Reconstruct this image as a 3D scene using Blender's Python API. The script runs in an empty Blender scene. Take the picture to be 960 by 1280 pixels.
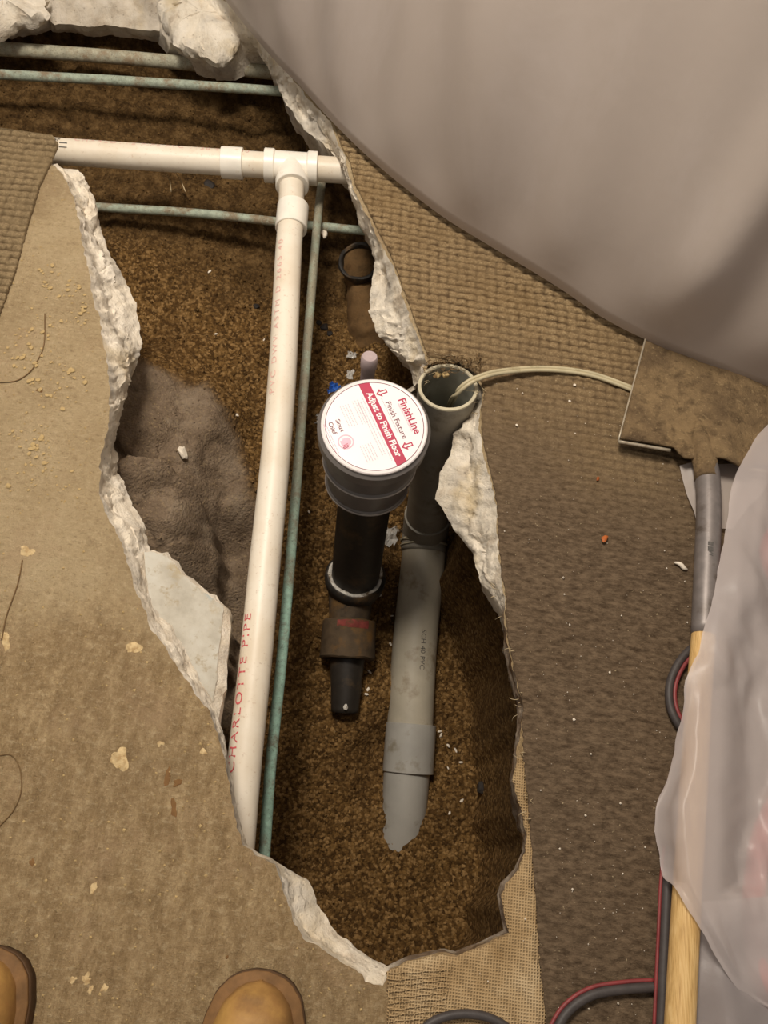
import bpy, math, random
import numpy as np
from mathutils import Vector
from mathutils.geometry import delaunay_2d_cdt

R = random.Random(7)
NR = np.random.RandomState(7)
SC = bpy.context.scene
COL = SC.collection

# ------------------------------------------------------------------ camera, world, light, exposure
F, W, H = 980.0, 960.0, 1280.0
PITCH, ROLL = math.radians(63.0), math.radians(8.0)
CAM = np.array([0.0, 0.0, 1.0])
_d = np.array([0, math.cos(PITCH), -math.sin(PITCH)])
_u0 = np.array([0, math.sin(PITCH), math.cos(PITCH)])
_r0 = np.array([1.0, 0, 0])
_r = math.cos(ROLL) * _r0 + math.sin(ROLL) * _u0
_u = -math.sin(ROLL) * _r0 + math.cos(ROLL) * _u0

cd = bpy.data.cameras.new('camera')
cam = bpy.data.objects.new('camera', cd)
COL.objects.link(cam)
cd.sensor_fit = 'VERTICAL'
cd.sensor_height = 36.0
cd.lens = 36.0 * F / H
cd.clip_start = 0.01
from mathutils import Matrix
M4 = Matrix(((_r[0], _u[0], -_d[0], CAM[0]), (_r[1], _u[1], -_d[1], CAM[1]), (_r[2], _u[2], -_d[2], CAM[2]), (0, 0, 0, 1)))
cam.matrix_world = M4
SC.camera = cam

SC.view_settings.view_transform = 'Standard'
SC.view_settings.look = 'None'
SC.view_settings.gamma = 1.0
SC.view_settings.use_curve_mapping = False
SC.view_settings.exposure = 0.38

wd = bpy.data.worlds.new('world')
SC.world = wd
wd.use_nodes = True
wd.node_tree.nodes['Background'].inputs[0].default_value = (0.80, 0.74, 0.68, 1)
wd.node_tree.nodes['Background'].inputs[1].default_value = 0.32

def area_light(name, loc, target, size, power, color):
    l = bpy.data.lights.new(name, 'AREA')
    l.shape = 'DISK'
    l.size = size
    l.energy = power
    l.color = color
    o = bpy.data.objects.new(name, l)
    COL.objects.link(o)
    o.location = loc
    v = Vector(target) - Vector(loc)
    o.rotation_euler = v.to_track_quat('-Z', 'Y').to_euler()
    return o
area_light('ceiling_lamp', (-0.42, 0.95, 2.0), (-0.2, 0.75, 0), 0.55, 34, (1.0, 0.91, 0.79))

# ------------------------------------------------------------------ helpers
def P(u, v, z=0.0):
    ray = _d * F + _r * (u - 480.0) - _u * (v - 640.0)
    t = (z - CAM[2]) / ray[2]
    return CAM + ray * t

def PP(lst):
    return [P(*p) for p in lst]

def srgb(r, g, b, a=1.0):
    def c(x):
        x /= 255.0
        return x / 12.92 if x <= 0.04045 else ((x + 0.055) / 1.055) ** 2.4
    return (c(r), c(g), c(b), a)

def _hash(ix, iy, iz):
    n = (ix.astype(np.int64) * 374761393 + iy.astype(np.int64) * 668265263 + iz.astype(np.int64) * 2147483647) & 0xffffffff
    n = ((n ^ (n >> 13)) * 1274126177) & 0xffffffff
    n = n ^ (n >> 16)
    return (n & 0xffff) / 65535.0

def vnoise(p):
    p = np.asarray(p, float)
    i = np.floor(p)
    f = p - i
    f = f * f * (3 - 2 * f)
    i = i.astype(np.int64)
    out = 0
    for dx in (0, 1):
        for dy in (0, 1):
            for dz in (0, 1):
                w = (f[:, 0] if dx else 1 - f[:, 0]) * (f[:, 1] if dy else 1 - f[:, 1]) * (f[:, 2] if dz else 1 - f[:, 2])
                out = out + w * _hash(i[:, 0] + dx, i[:, 1] + dy, i[:, 2] + dz)
    return out * 2 - 1

def fbm(p, scale, octs=4, gain=0.5):
    p = np.asarray(p, float) * scale
    a, s = 1.0, 0
    for k in range(octs):
        s = s + a * vnoise(p + 17.3 * k)
        p = p * 2.03
        a *= gain
    return s

def v3(x, y, z=None):
    x = np.asarray(x, float)
    return np.stack([x, np.asarray(y, float), np.zeros_like(x) if z is None else np.asarray(z, float)], 1)

def obj(name, verts, faces, mat, parent=None, smooth=True, attrs=None, mats=None, midx=None):
    me = bpy.data.meshes.new(name)
    verts = np.asarray(verts, float).reshape(-1, 3)
    faces = list(faces) if not isinstance(faces, np.ndarray) else faces.tolist()
    me.from_pydata(verts.tolist(), [], faces)
    for m in (mats or [mat]):
        me.materials.append(m)
    if midx is not None:
        me.polygons.foreach_set('material_index', list(midx))
    if smooth:
        me.polygons.foreach_set('use_smooth', [True] * len(me.polygons))
    for k, val in (attrs or {}).items():
        a = me.attributes.new(k, 'FLOAT', 'POINT')
        a.data.foreach_set('value', np.asarray(val, np.float32))
    me.update()
    o = bpy.data.objects.new(name, me)
    COL.objects.link(o)
    if parent is not None:
        o.parent = parent
        o.matrix_parent_inverse = parent.matrix_world.inverted()
    return o

def tag(o, label, cat, group=None):
    o['label'] = label
    o['category'] = cat
    if group:
        o['group'] = group
    return o

def struct(o):
    o['kind'] = 'structure'
    return o

def stuff(o):
    o['kind'] = 'stuff'
    return o

def thing(name, label, cat, loc, group=None):
    o = bpy.data.objects.new(name, None)
    COL.objects.link(o)
    o.location = tuple(loc)
    o.matrix_world = Matrix.Translation(Vector(tuple(loc)))
    o.empty_display_size = 0.02
    return tag(o, label, cat, group)

def spline(pts, n=8, vals=None):
    """Catmull-Rom through pts, n samples per span."""
    p = np.asarray(pts, float)
    q = np.vstack([2 * p[0] - p[1], p, 2 * p[-1] - p[-2]])
    out = []
    for i in range(len(p) - 1):
        p0, p1, p2, p3 = q[i], q[i + 1], q[i + 2], q[i + 3]
        for k in range(n):
            t = k / n
            out.append(0.5 * (2 * p1 + (p2 - p0) * t + (2 * p0 - 5 * p1 + 4 * p2 - p3) * t * t + (3 * p1 - p0 - 3 * p2 + p3) * t ** 3))
    out.append(p[-1])
    return np.array(out)

def frames(path):
    path = np.asarray(path, float)
    t = np.gradient(path, axis=0)
    t /= np.linalg.norm(t, axis=1)[:, None] + 1e-12
    ref = np.array([0, 0, 1.0]) if abs(t[0][2]) < 0.9 else np.array([1.0, 0, 0])
    n = np.cross(ref, t[0]); n /= np.linalg.norm(n)
    N, B = [], []
    for k in range(len(path)):
        n = n - t[k] * np.dot(n, t[k])
        n /= np.linalg.norm(n)
        N.append(n.copy())
        B.append(np.cross(t[k], n))
    return t, np.array(N), np.array(B)

def tube_geo(path, rad, seg=20, cap=True):
    path = np.asarray(path, float)
    rad = np.broadcast_to(np.asarray(rad, float), (len(path),))
    t, N, B = frames(path)
    vs, fs = [], []
    for k in range(len(path)):
        for j in range(seg):
            a = 2 * math.pi * j / seg
            vs.append(path[k] + rad[k] * (math.cos(a) * N[k] + math.sin(a) * B[k]))
    for k in range(len(path) - 1):
        for j in range(seg):
            a, b = k * seg + j, k * seg + (j + 1) % seg
            fs.append((a, b, b + seg, a + seg))
    if cap:
        fs.append(tuple(range(seg))[::-1])
        fs.append(tuple(range((len(path) - 1) * seg, len(path) * seg)))
    return vs, fs

def tube(name, path, rad, mat, parent=None, seg=20, cap=True, noise=0.0):
    vs, fs = tube_geo(path, rad, seg, cap)
    if noise:
        vs = np.array(vs)
        vs = vs + noise * np.stack([fbm(vs, 60, 3), fbm(vs + 5, 60, 3), fbm(vs + 9, 60, 3)], 1)
    return obj(name, vs, fs, mat, parent)

def revolve(name, A, axis, prof, mat, parent=None, seg=40, cap0=False, cap1=False, ref=None, noise=0.0):
    """prof: list of (distance along axis, radius)."""
    axis = np.asarray(axis, float); axis = axis / np.linalg.norm(axis)
    ref = np.array([0, 0, 1.0]) if abs(axis[2]) < 0.9 else np.array([1.0, 0, 0])
    n = np.cross(ref, axis); n /= np.linalg.norm(n)
    b = np.cross(axis, n)
    vs, fs = [], []
    for (s, r) in prof:
        for j in range(seg):
            a = 2 * math.pi * j / seg
            vs.append(np.asarray(A) + axis * s + r * (math.cos(a) * n + math.sin(a) * b))
    for k in range(len(prof) - 1):
        for j in range(seg):
            i0, i1 = k * seg + j, k * seg + (j + 1) % seg
            fs.append((i0, i1, i1 + seg, i0 + seg))
    if cap0:
        fs.append(tuple(range(seg))[::-1])
    if cap1:
        fs.append(tuple(range((len(prof) - 1) * seg, len(prof) * seg)))
    vs = np.array(vs)
    if noise:
        vs = vs + noise * np.stack([fbm(vs, 50, 3), fbm(vs + 5, 50, 3), fbm(vs + 9, 50, 3)], 1)
    o = obj(name, vs, fs, mat, parent)
    sharp(o)
    return o

def sharp(o, ang=35):
    me = o.data
    me.update()
    import bmesh
    bm = bmesh.new(); bm.from_mesh(me)
    for e in bm.edges:
        if len(e.link_faces) == 2 and e.calc_face_angle(0) > math.radians(ang):
            e.smooth = False
    bm.to_mesh(me); bm.free()

def in_poly(x, y, poly):
    poly = np.asarray(poly)
    inside = np.zeros(len(x), bool)
    j = len(poly) - 1
    for i in range(len(poly)):
        xi, yi = poly[i][:2]; xj, yj = poly[j][:2]
        c = ((yi > y) != (yj > y))
        if yi != yj:
            c &= x < (xj - xi) * (y - yi) / (yj - yi) + xi
        inside ^= c
        j = i
    return inside

def poly_dist(x, y, poly, closed=True):
    poly = np.asarray(poly)[:, :2]
    d = np.full(len(x), 1e9)
    n = len(poly)
    for i in range(n if closed else n - 1):
        a = poly[i]; b = poly[(i + 1) % n]
        ab = b - a
        l2 = max(ab @ ab, 1e-12)
        t = np.clip(((x - a[0]) * ab[0] + (y - a[1]) * ab[1]) / l2, 0, 1)
        d = np.minimum(d, np.hypot(x - a[0] - t * ab[0], y - a[1] - t * ab[1]))
    return d

def sstep(a, b, x):
    t = np.clip((x - a) / (b - a), 0, 1)
    return t * t * (3 - 2 * t)

def rock(name, c, r, mat, parent=None, flat=0.7, seed=0, sub=2, stretch=(1, 1)):
    """Irregular angular lump; returns object."""
    import bmesh
    bm = bmesh.new()
    bmesh.ops.create_icosphere(bm, subdivisions=sub, radius=1.0)
    v = np.array([x.co[:] for x in bm.verts])
    f = [[x.index for x in q.verts] for q in bm.faces]
    bm.free()
    rs = np.random.RandomState(seed)
    for k in range(7):     # chop by random planes -> facets
        n = rs.normal(size=3); n /= np.linalg.norm(n)
        h = rs.uniform(0.55, 0.85)
        ex = v @ n - h
        v = v - np.outer(np.where(ex > 0, ex, 0), n)
    v = v * (1 + 0.10 * fbm(v + seed, 2.0, 3))[:, None]
    a = rs.uniform(0, 6.28)
    v = v * np.array([stretch[0], stretch[1], flat])
    ca, sa = math.cos(a), math.sin(a)
    v = v @ np.array([[ca, sa, 0], [-sa, ca, 0], [0, 0, 1]])
    v = v * r
    v[:, 2] -= v[:, 2].min()
    return obj(name, v + np.asarray(c), f, mat, parent, smooth=False)

# ------------------------------------------------------------------ materials
class NT:
    def __init__(s, name):
        s.m = bpy.data.materials.new(name)
        s.m.use_nodes = True
        s.t = s.m.node_tree
        s.t.nodes.clear()
        s.out = s.n('ShaderNodeOutputMaterial')
        s.co = s.n('ShaderNodeTexCoord').outputs['Object']
    def n(s, typ, **kw):
        x = s.t.nodes.new(typ)
        for k, v in kw.items():
            setattr(x, k, v)
        return x
    def link(s, a, b):
        s.t.links.new(a, b)
    def val(s, sock, v):
        if hasattr(v, 'links'):
            s.link(v, sock)
        else:
            sock.default_value = v
    def mapping(s, scale=(1, 1, 1), rot=(0, 0, 0)):
        m = s.n('ShaderNodeMapping')
        s.link(s.co, m.inputs[0])
        m.inputs['Scale'].default_value = scale
        m.inputs['Rotation'].default_value = rot
        return m.outputs[0]
    def noise(s, scale, detail=4, rough=0.55, co=None, dist=0.0):
        x = s.n('ShaderNodeTexNoise')
        s.link(co or s.co, x.inputs['Vector'])
        x.inputs['Scale'].default_value = scale
        x.inputs['Detail'].default_value = detail
        x.inputs['Roughness'].default_value = rough
        x.inputs['Distortion'].default_value = dist
        return x.outputs[0]
    def voro(s, scale, co=None, feature='F1', out='Distance', rnd=1.0):
        x = s.n('ShaderNodeTexVoronoi', feature=feature)
        s.link(co or s.co, x.inputs['Vector'])
        x.inputs['Scale'].default_value = scale
        x.inputs['Randomness'].default_value = rnd
        return x.outputs[out]
    def ramp(s, fac, stops, interp='LINEAR'):
        x = s.n('ShaderNodeValToRGB')
        x.color_ramp.interpolation = interp
        e = x.color_ramp.elements
        while len(e) < len(stops):
            e.new(0.5)
        for k, (p, c) in enumerate(stops):
            e[k].position = p
            e[k].color = c if len(c) == 4 else (*c, 1)
        s.val(x.inputs[0], fac)
        return x.outputs[0]
    def f(s, fac, lo, hi, a=0.0, b=1.0):
        x = s.n('ShaderNodeMapRange')
        x.inputs[1].default_value = lo; x.inputs[2].default_value = hi
        x.inputs[3].default_value = a; x.inputs[4].default_value = b
        s.val(x.inputs[0], fac)
        return x.outputs[0]
    def mix(s, fac, a, b, mode='MIX'):
        x = s.n('ShaderNodeMix', data_type='RGBA', blend_type=mode)
        s.val(x.inputs[0], fac); s.val(x.inputs[6], a); s.val(x.inputs[7], b)
        return x.outputs[2]
    def math(s, op, a, b=0.0):
        x = s.n('ShaderNodeMath', operation=op)
        s.val(x.inputs[0], a); s.val(x.inputs[1], b)
        return x.outputs[0]
    def attr(s, name):
        return s.n('ShaderNodeAttribute', attribute_name=name).outputs['Fac']
    def sepz(s, i):
        x = s.n('ShaderNodeSeparateXYZ')
        s.link(s.co, x.inputs[0])
        return x.outputs[i]
    def bump(s, h, strength=0.5, dist=0.003, nrm=None):
        x = s.n('ShaderNodeBump')
        x.inputs['Strength'].default_value = strength
        x.inputs['Distance'].default_value = dist
        s.link(h, x.inputs['Height'])
        if nrm:
            s.link(nrm, x.inputs['Normal'])
        return x.outputs[0]
    def bsdf(s, color, rough=0.7, spec=0.3, normal=None, metal=0.0, link=True):
        x = s.n('ShaderNodeBsdfPrincipled')
        s.val(x.inputs['Base Color'], color)
        s.val(x.inputs['Roughness'], rough)
        x.inputs['Specular IOR Level'].default_value = spec
        s.val(x.inputs['Metallic'], metal)
        if normal:
            s.link(normal, x.inputs['Normal'])
        if link:
            s.link(x.outputs[0], s.out.inputs[0])
        return x

def m_simple(name, c, rough=0.6, spec=0.35, var=0.12, scale=60, bump=0.0, metal=0.0, dirt=None, dscale=30, dth=(0.52, 0.7)):
    t = NT(name)
    col = t.mix(t.f(t.noise(scale, 5), 0.3, 0.7), srgb(*[x * (1 - var) for x in c]), srgb(*[min(255, x * (1 + var)) for x in c]))
    if dirt:
        col = t.mix(t.f(t.noise(dscale, 6, 0.65), *dth), col, srgb(*dirt))
    nb = t.bump(t.noise(scale * 4, 4), bump, 0.002) if bump else None
    t.bsdf(col, rough, spec, nb, metal)
    return t.m

# concrete fracture
t = NT('broken_concrete')
c = t.ramp(t.noise(26, 6, 0.6), [(0.3, srgb(204, 188, 166)), (0.46, srgb(232, 220, 200)), (0.7, srgb(242, 232, 216))])
c = t.mix(t.f(t.noise(9, 4), 0.55, 0.70, 0, .8), c, srgb(206, 184, 142))
c = t.mix(t.f(t.noise(14, 5), 0.52, 0.66, 0, .7), c, srgb(190, 182, 170))
c = t.mix(t.f(t.voro(70), 0.10, 0.16, 0.5, 0.0), c, srgb(150, 138, 124))
c = t.mix(t.math('MULTIPLY', t.attr('dirt'), t.f(t.noise(40, 5), 0.25, 0.6, 0.55, 1.0)), c, srgb(92, 66, 40))
c = t.mix(t.attr('bluish'), c, srgb(196, 200, 196))
b = t.bump(t.noise(38, 8, 0.66), 0.7, 0.009)
b = t.bump(t.noise(190, 4, 0.7), 0.6, 0.003, b)
t.bsdf(c, 0.9, 0.2, b)
M_FRAC = t.m

# floor (glue covered slab)
t = NT('glue_covered_floor')
n1 = t.noise(5.5, 6, 0.6)
c = t.ramp(n1, [(0.28, srgb(166, 142, 106)), (0.5, srgb(192, 168, 130)), (0.72, srgb(208, 186, 148))])
st = t.noise(26, 6, 0.7, t.mapping((2.2, 1.0, 1.0), (0, 0, 0.25)))
low = t.ramp(st, [(0.3, srgb(142, 117, 82)), (0.5, srgb(170, 143, 104)), (0.68, srgb(198, 171, 130))])
fib = t.noise(210, 4, 0.75, t.mapping((1.6, 0.55, 1), (0, 0, 0.12)))
low = t.mix(t.f(fib, .56, .7, 0, .6), low, srgb(216, 190, 148))
low = t.mix(t.f(fib, .44, .30, 0, .55), low, srgb(116, 90, 58))
fac = t.math('ADD', t.f(t.sepz(1), 0.42, 0.18), t.f(t.noise(7, 4), 0.2, 0.8, -0.5, 0.5))
fac = t.f(fac, 0.2, 0.8)
c = t.mix(fac, c, low)
c = t.mix(t.f(t.noise(34, 6, 0.7), 0.60, 0.74, 0, 0.5), c, srgb(212, 190, 150))
c = t.mix(t.f(t.noise(17, 6, 0.7), 0.60, 0.74, 0, 0.5), c, srgb(110, 84, 54))
c = t.mix(t.f(t.noise(3.1, 5), 0.55, 0.72, 0, 0.35), c, srgb(134, 112, 84))
c = t.mix(t.f(t.noise(420, 3, 0.8), 0.60, 0.72, 0, 0.55), c, srgb(222, 200, 158))
c = t.mix(t.f(t.noise(330, 3, 0.8), 0.64, 0.76, 0, 0.5), c, srgb(96, 72, 46))
md_ = t.noise(120, 6, 0.75, t.mapping((.8, 1.2, 1)))
c = t.mix(t.f(md_, .52, .66, 0, .45), c, srgb(222, 200, 162))
c = t.mix(t.f(md_, .46, .32, 0, .5), c, srgb(126, 100, 68))
c = t.mix(t.f(t.noise(9, 5, .7), .54, .70, 0, .5), c, srgb(186, 156, 122))
hb = t.noise(55, 8, 0.75)
hs = t.noise(150, 5, 0.7, t.mapping((2.0, 0.7, 1), (0, 0, 0.3)))
b = t.bump(hb, 0.9, 0.007)
b = t.bump(hs, 0.9, 0.005, b)
b = t.bump(md_, 0.9, 0.004, b)
t.bsdf(c, 0.85, 0.25, b)
M_FLOOR = t.m

# soil
t = NT('brown_soil')
wob = t.n('ShaderNodeVectorMath', operation='ADD')
nz_ = t.n('ShaderNodeTexNoise'); t.link(t.co, nz_.inputs[0]); nz_.inputs['Scale'].default_value = 300
sc_ = t.n('ShaderNodeVectorMath', operation='SCALE'); t.link(nz_.outputs[1], sc_.inputs[0]); sc_.inputs['Scale'].default_value = .004
t.link(t.co, wob.inputs[0]); t.link(sc_.outputs[0], wob.inputs[1])
cell = t.n('ShaderNodeSeparateColor'); t.link(t.voro(190, wob.outputs[0], 'F1', 'Color'), cell.inputs[0])
vd = t.voro(190, wob.outputs[0])
n = t.math('ADD', t.math('MULTIPLY', cell.outputs[0], .55), t.math('MULTIPLY', t.noise(120, 5, 0.75), .5))
c = t.ramp(n, [(0.28, srgb(82, 59, 32)), (0.46, srgb(116, 86, 48)), (0.60, srgb(138, 105, 61)), (0.8, srgb(172, 136, 88))])
c = t.mix(t.f(vd, .35, .8, 0, .45), c, srgb(50, 34, 17))
c = t.mix(t.f(t.noise(6, 5, 0.6), 0.45, 0.68, 0, .55), c, srgb(82, 58, 32), 'MIX')
c = t.mix(t.f(t.noise(290, 2, 0.5), 0.69, 0.73, 0, 0.8), c, srgb(170, 144, 104))
clay = t.ramp(t.noise(22, 7, 0.65), [(0.25, srgb(104, 86, 68)), (0.5, srgb(138, 119, 99)), (0.75, srgb(164, 146, 124))])
clay = t.mix(t.f(t.noise(200, 4, 0.7), 0.54, 0.66, 0, 0.7), clay, srgb(170, 148, 114))
c = t.mix(t.attr('clay'), c, clay)
dark_soil = t.ramp(t.noise(34, 7, .7), [(0.34, srgb(44, 31, 17)), (0.5, srgb(84, 63, 37)), (0.64, srgb(122, 96, 62))])
c = t.mix(t.attr('dark_soil'), c, dark_soil)  # darker brown on the pit walls and the far end
b = t.bump(t.math('SUBTRACT', t.noise(170, 5, 0.8), t.math('MULTIPLY', vd, .5)), 0.8, 0.007)
b = t.bump(t.noise(30, 6, 0.7), 0.4, 0.012, b)
t.bsdf(c, 0.95, 0.12, b)
M_SOIL = t.m

def m_carpet(name, cs):
    t = NT(name)
    c = t.ramp(t.noise(300, 4, 0.8), [(0.3, srgb(*cs[0])), (0.5, srgb(*cs[1])), (0.72, srgb(*cs[2]))])
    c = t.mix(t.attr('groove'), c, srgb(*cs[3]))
    c = t.mix(t.f(t.noise(6, 5, 0.65), 0.5, 0.72, 0, 0.55), c, srgb(*cs[4]))
    c = t.mix(t.f(t.noise(2.6, 4), 0.42, 0.66, 0, 0.5), c, srgb(*cs[5]))
    c = t.mix(t.attr('worn'), c, t.mix(t.f(t.noise(170, 6, 0.75, t.mapping((0.4, 1, 1))), 0.34, 0.66), srgb(72, 58, 44), srgb(124, 105, 84)))  # worn pile, with light falloff toward the near end put into its colour
    c = t.mix(t.f(t.noise(240, 2, 0.6), 0.70, 0.75, 0, 0.5), c, srgb(208, 188, 150))
    b = t.bump(t.noise(420, 4, 0.8, t.mapping((0.6, 1.2, 1))), 0.8, 0.003)
    t.bsdf(c, 0.95, 0.1, b)
    return t.m
M_CARPET = m_carpet('loop_carpet', [(118, 96, 66), (152, 128, 94), (190, 166, 126), (70, 53, 36), (122, 98, 66), (118, 98, 74)])
M_CARPET2 = m_carpet('dusty_loop_carpet', [(116, 98, 72), (144, 124, 94), (174, 152, 116), (84, 68, 48), (150, 130, 98), (124, 106, 78)])

t = NT('jute_backing')
wv = t.n('ShaderNodeTexWave', wave_type='BANDS', bands_direction='X'); wv.inputs['Scale'].default_value = 95; wv.inputs['Distortion'].default_value = 1.2
wv2 = t.n('ShaderNodeTexWave', wave_type='BANDS', bands_direction='Y'); wv2.inputs['Scale'].default_value = 95; wv2.inputs['Distortion'].default_value = 1.2
t.link(t.co, wv.inputs[0]); t.link(t.co, wv2.inputs[0])
h = t.math('MAXIMUM', wv.outputs[1], wv2.outputs[1])
c = t.ramp(t.noise(12, 6, 0.65), [(0.3, srgb(150, 122, 84)), (0.5, srgb(182, 154, 114)), (0.72, srgb(206, 182, 144))])
c = t.mix(t.f(h, 0.2, 0.75, 0.5, 0), c, srgb(118, 92, 60))
t.bsdf(c, 0.9, 0.15, t.bump(h, 0.7, 0.003))
M_JUTE = t.m

# white pvc
t = NT('white_pvc')
c = t.mix(t.f(t.noise(14, 4), 0.4, 0.7), srgb(230, 220, 203), srgb(218, 204, 182))
c = t.mix(t.f(t.noise(150, 5, 0.7), 0.60, 0.72, 0, 0.6), c, srgb(186, 152, 122))
c = t.mix(t.f(t.noise(60, 6, 0.7, t.mapping((1, 1, 1))), 0.62, 0.74, 0, 0.55), c, srgb(150, 118, 84))
t.bsdf(c, 0.42, 0.4, t.bump(t.noise(120, 3), 0.08, 0.002))
M_PVC = t.m
M_PVCFIT = m_simple('white_pvc_fitting', (236, 229, 216), 0.35, 0.45, 0.03, 30, 0, 0, (204, 186, 160), 60, (0.6, 0.78))

# copper with verdigris
def m_copper(name, g, brown, fade=None):
    t = NT(name)
    c = t.mix(t.f(t.noise(70, 6, 0.7), 0.38, 0.62), srgb(*g), srgb(*[min(255, x * 1.18) for x in g]))
    c = t.mix(t.f(t.noise(16, 6, 0.75), 0.48, 0.60, 0, 0.95), c, srgb(*brown))
    if fade: c = t.mix(t.math('MULTIPLY', t.f(t.sepz(1), fade[0], fade[1]), t.f(t.noise(26, 5), .3, .55, .55, .95)), c, srgb(146, 136, 116))
    c = t.mix(t.f(t.noise(220, 4, 0.7), 0.56, 0.68, 0, 0.6), c, srgb(76, 66, 50))
    c = t.mix(t.f(t.noise(300, 4, 0.7), 0.58, 0.68, 0, 0.5), c, srgb(206, 214, 200))
    t.bsdf(c, 0.68, 0.35, t.bump(t.noise(220, 5, 0.7), 0.4, 0.002), 0.1)
    return t.m
M_COP_G = m_copper('verdigris_copper', (146, 154, 138), (138, 120, 96))
M_COP_V = m_copper('long_verdigris_copper', (150, 182, 166), (140, 138, 120), (.42, .72))
M_COP_P = m_copper('pale_weathered_copper', (158, 154, 134), (148, 128, 102))

M_GREY = m_simple('grey_pipe_plastic', (172, 163, 145), 0.5, 0.4, 0.05, 20, 0.04, 0, (122, 104, 78), 16, (0.56, 0.74))
M_GREYD = m_simple('dusty_grey_riser', (136, 130, 118), 0.55, 0.35, 0.07, 25, 0.05, 0, (96, 84, 66), 14, (0.5, 0.66))
M_GREYC = m_simple('clean_grey_coupling', (164, 160, 152), 0.42, 0.45, 0.04, 20, 0.0, 0, (126, 116, 96), 26, (0.58, 0.8))
M_GREYIN = m_simple('grey_pipe_inside', (150, 148, 136), 0.7, 0.2, 0.1, 30, 0.1, 0, (96, 84, 60), 18)
M_RIM = m_simple('cut_pipe_rim', (188, 178, 152), 0.6, 0.3, 0.08, 50, 0.05)
M_TAPE = m_simple('grey_wrap', (92, 84, 70), 0.55, 0.4, 0.15, 60, 0.3)
M_ABS = m_simple('black_abs', (44, 39, 34), 0.5, 0.4, 0.15, 30, 0.1, 0, (82, 66, 46), 22, (0.54, 0.74))
M_ABSG = m_simple('grey_adapter_plastic', (98, 92, 88), 0.35, 0.5, 0.06, 30, 0.0, 0, (84, 74, 64), 20, (0.56, 0.76))
M_ABSL = m_simple('grey_adapter_lip', (150, 142, 136), 0.35, 0.5, 0.05, 30)
M_CAST = m_simple('dirty_cast_iron', (74, 62, 48), 0.75, 0.3, 0.2, 50, 0.4, 0, (104, 78, 46), 22, (0.46, 0.62))
M_HUBK = m_simple('black_hub', (40, 36, 32), 0.6, 0.4, 0.15, 50, 0.25, 0, (88, 68, 44), 26, (0.52, 0.68))
M_MUD = m_simple('caked_mud', (104, 80, 52), 0.9, 0.15, 0.15, 60, 0.5, 0, (84, 62, 38), 30)
M_RUBBER = m_simple('dirty_rubber_coupling', (80, 66, 50), 0.8, 0.2, 0.15, 40, 0.3, 0, (108, 80, 46), 25, (0.5, 0.66))
M_REDPAINT = m_simple('dull_red_mark', (122, 58, 52), 0.8, 0.2, 0.15, 80, 0.2, 0, (86, 66, 46), 60, (0.48, 0.62))
M_CEMENT = m_simple('pale_cement', (198, 192, 182), 0.5, 0.4, 0.1, 90, 0.2, 0, (96, 80, 60), 70, (0.5, 0.64))
M_LABEL = m_simple('white_label', (238, 234, 234), 0.35, 0.4, 0.01, 30)
M_LIDRIM = m_simple('white_lid_rim', (226, 218, 216), 0.35, 0.45, 0.02, 30)
M_CRIMSON = m_simple('crimson_print', (178, 28, 70), 0.4, 0.4, 0.03, 60)
M_DARKRED = m_simple('dark_crimson_print', (112, 24, 50), 0.4, 0.4, 0.03, 60)
M_PINK = m_simple('faint_pink_print', (224, 176, 192), 0.4, 0.4, 0.03, 60)
M_GREYPR = m_simple('faint_grey_print', (206, 192, 200), 0.4, 0.4, 0.03, 60)
M_REDPR = m_simple('red_pipe_print', (206, 96, 100), 0.5, 0.3, 0.12, 300)
M_INK = m_simple('grey_ink', (86, 82, 78), 0.5, 0.3, 0.1, 300)
M_PALEPR = m_simple('faded_pink_pipe_print', (222, 178, 166), 0.5, 0.3, 0.08, 300)
M_CORD = m_simple('cream_cord', (184, 172, 140), 0.45, 0.4, 0.05, 40, 0.05, 0, (140, 124, 90), 30, (0.56, 0.72))
M_BLACKC = m_simple('dark_cable', (66, 60, 58), 0.55, 0.4, 0.1, 60, 0.1)
M_REDC = m_simple('red_cable', (128, 54, 54), 0.5, 0.4, 0.1, 60, 0.1)
M_REDH = m_simple('red_hose', (196, 44, 44), 0.45, 0.4, 0.08, 60, 0.05)
M_STEEL = m_simple('dull_steel', (126, 118, 114), 0.45, 0.5, 0.08, 60, 0.05, 0.35, (92, 82, 74), 30, (0.54, 0.7))
t = NT('muddy_steel_blade')
c = t.mix(t.f(t.noise(14, 7, 0.65), 0.36, 0.62), srgb(114, 93, 68), srgb(156, 130, 94))
c = t.mix(t.f(t.noise(60, 6, 0.7), 0.50, 0.66, 0, 0.7), c, srgb(84, 66, 46))
c = t.mix(t.f(t.noise(200, 4, 0.7), 0.58, 0.7, 0, 0.6), c, srgb(190, 164, 122))
t.bsdf(c, 0.85, 0.25, t.bump(t.noise(70, 8, 0.75), 1.0, 0.009))
M_BLADE = t.m
M_EDGE = m_simple('worn_bright_steel', (172, 160, 140), 0.4, 0.5, 0.1, 80, 0.1, 0.3, (120, 98, 70), 40)
t = NT('ash_handle_wood')
g = t.noise(40, 6, 0.6, t.mapping((14, 0.6, 14)))
c = t.ramp(g, [(0.3, srgb(172, 134, 80)), (0.5, srgb(208, 170, 110)), (0.66, srgb(224, 190, 132))])
t.bsdf(c, 0.55, 0.35, t.bump(g, 0.25, 0.002))
M_WOOD = t.m
M_BOOT = m_simple('tan_boot_leather', (146, 108, 62), 0.6, 0.35, 0.12, 30, 0.25, 0, (178, 138, 76), 14, (0.5, 0.68))
M_SOLE = m_simple('boot_sole_rubber', (84, 62, 42), 0.7, 0.3, 0.12, 50, 0.2)
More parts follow.
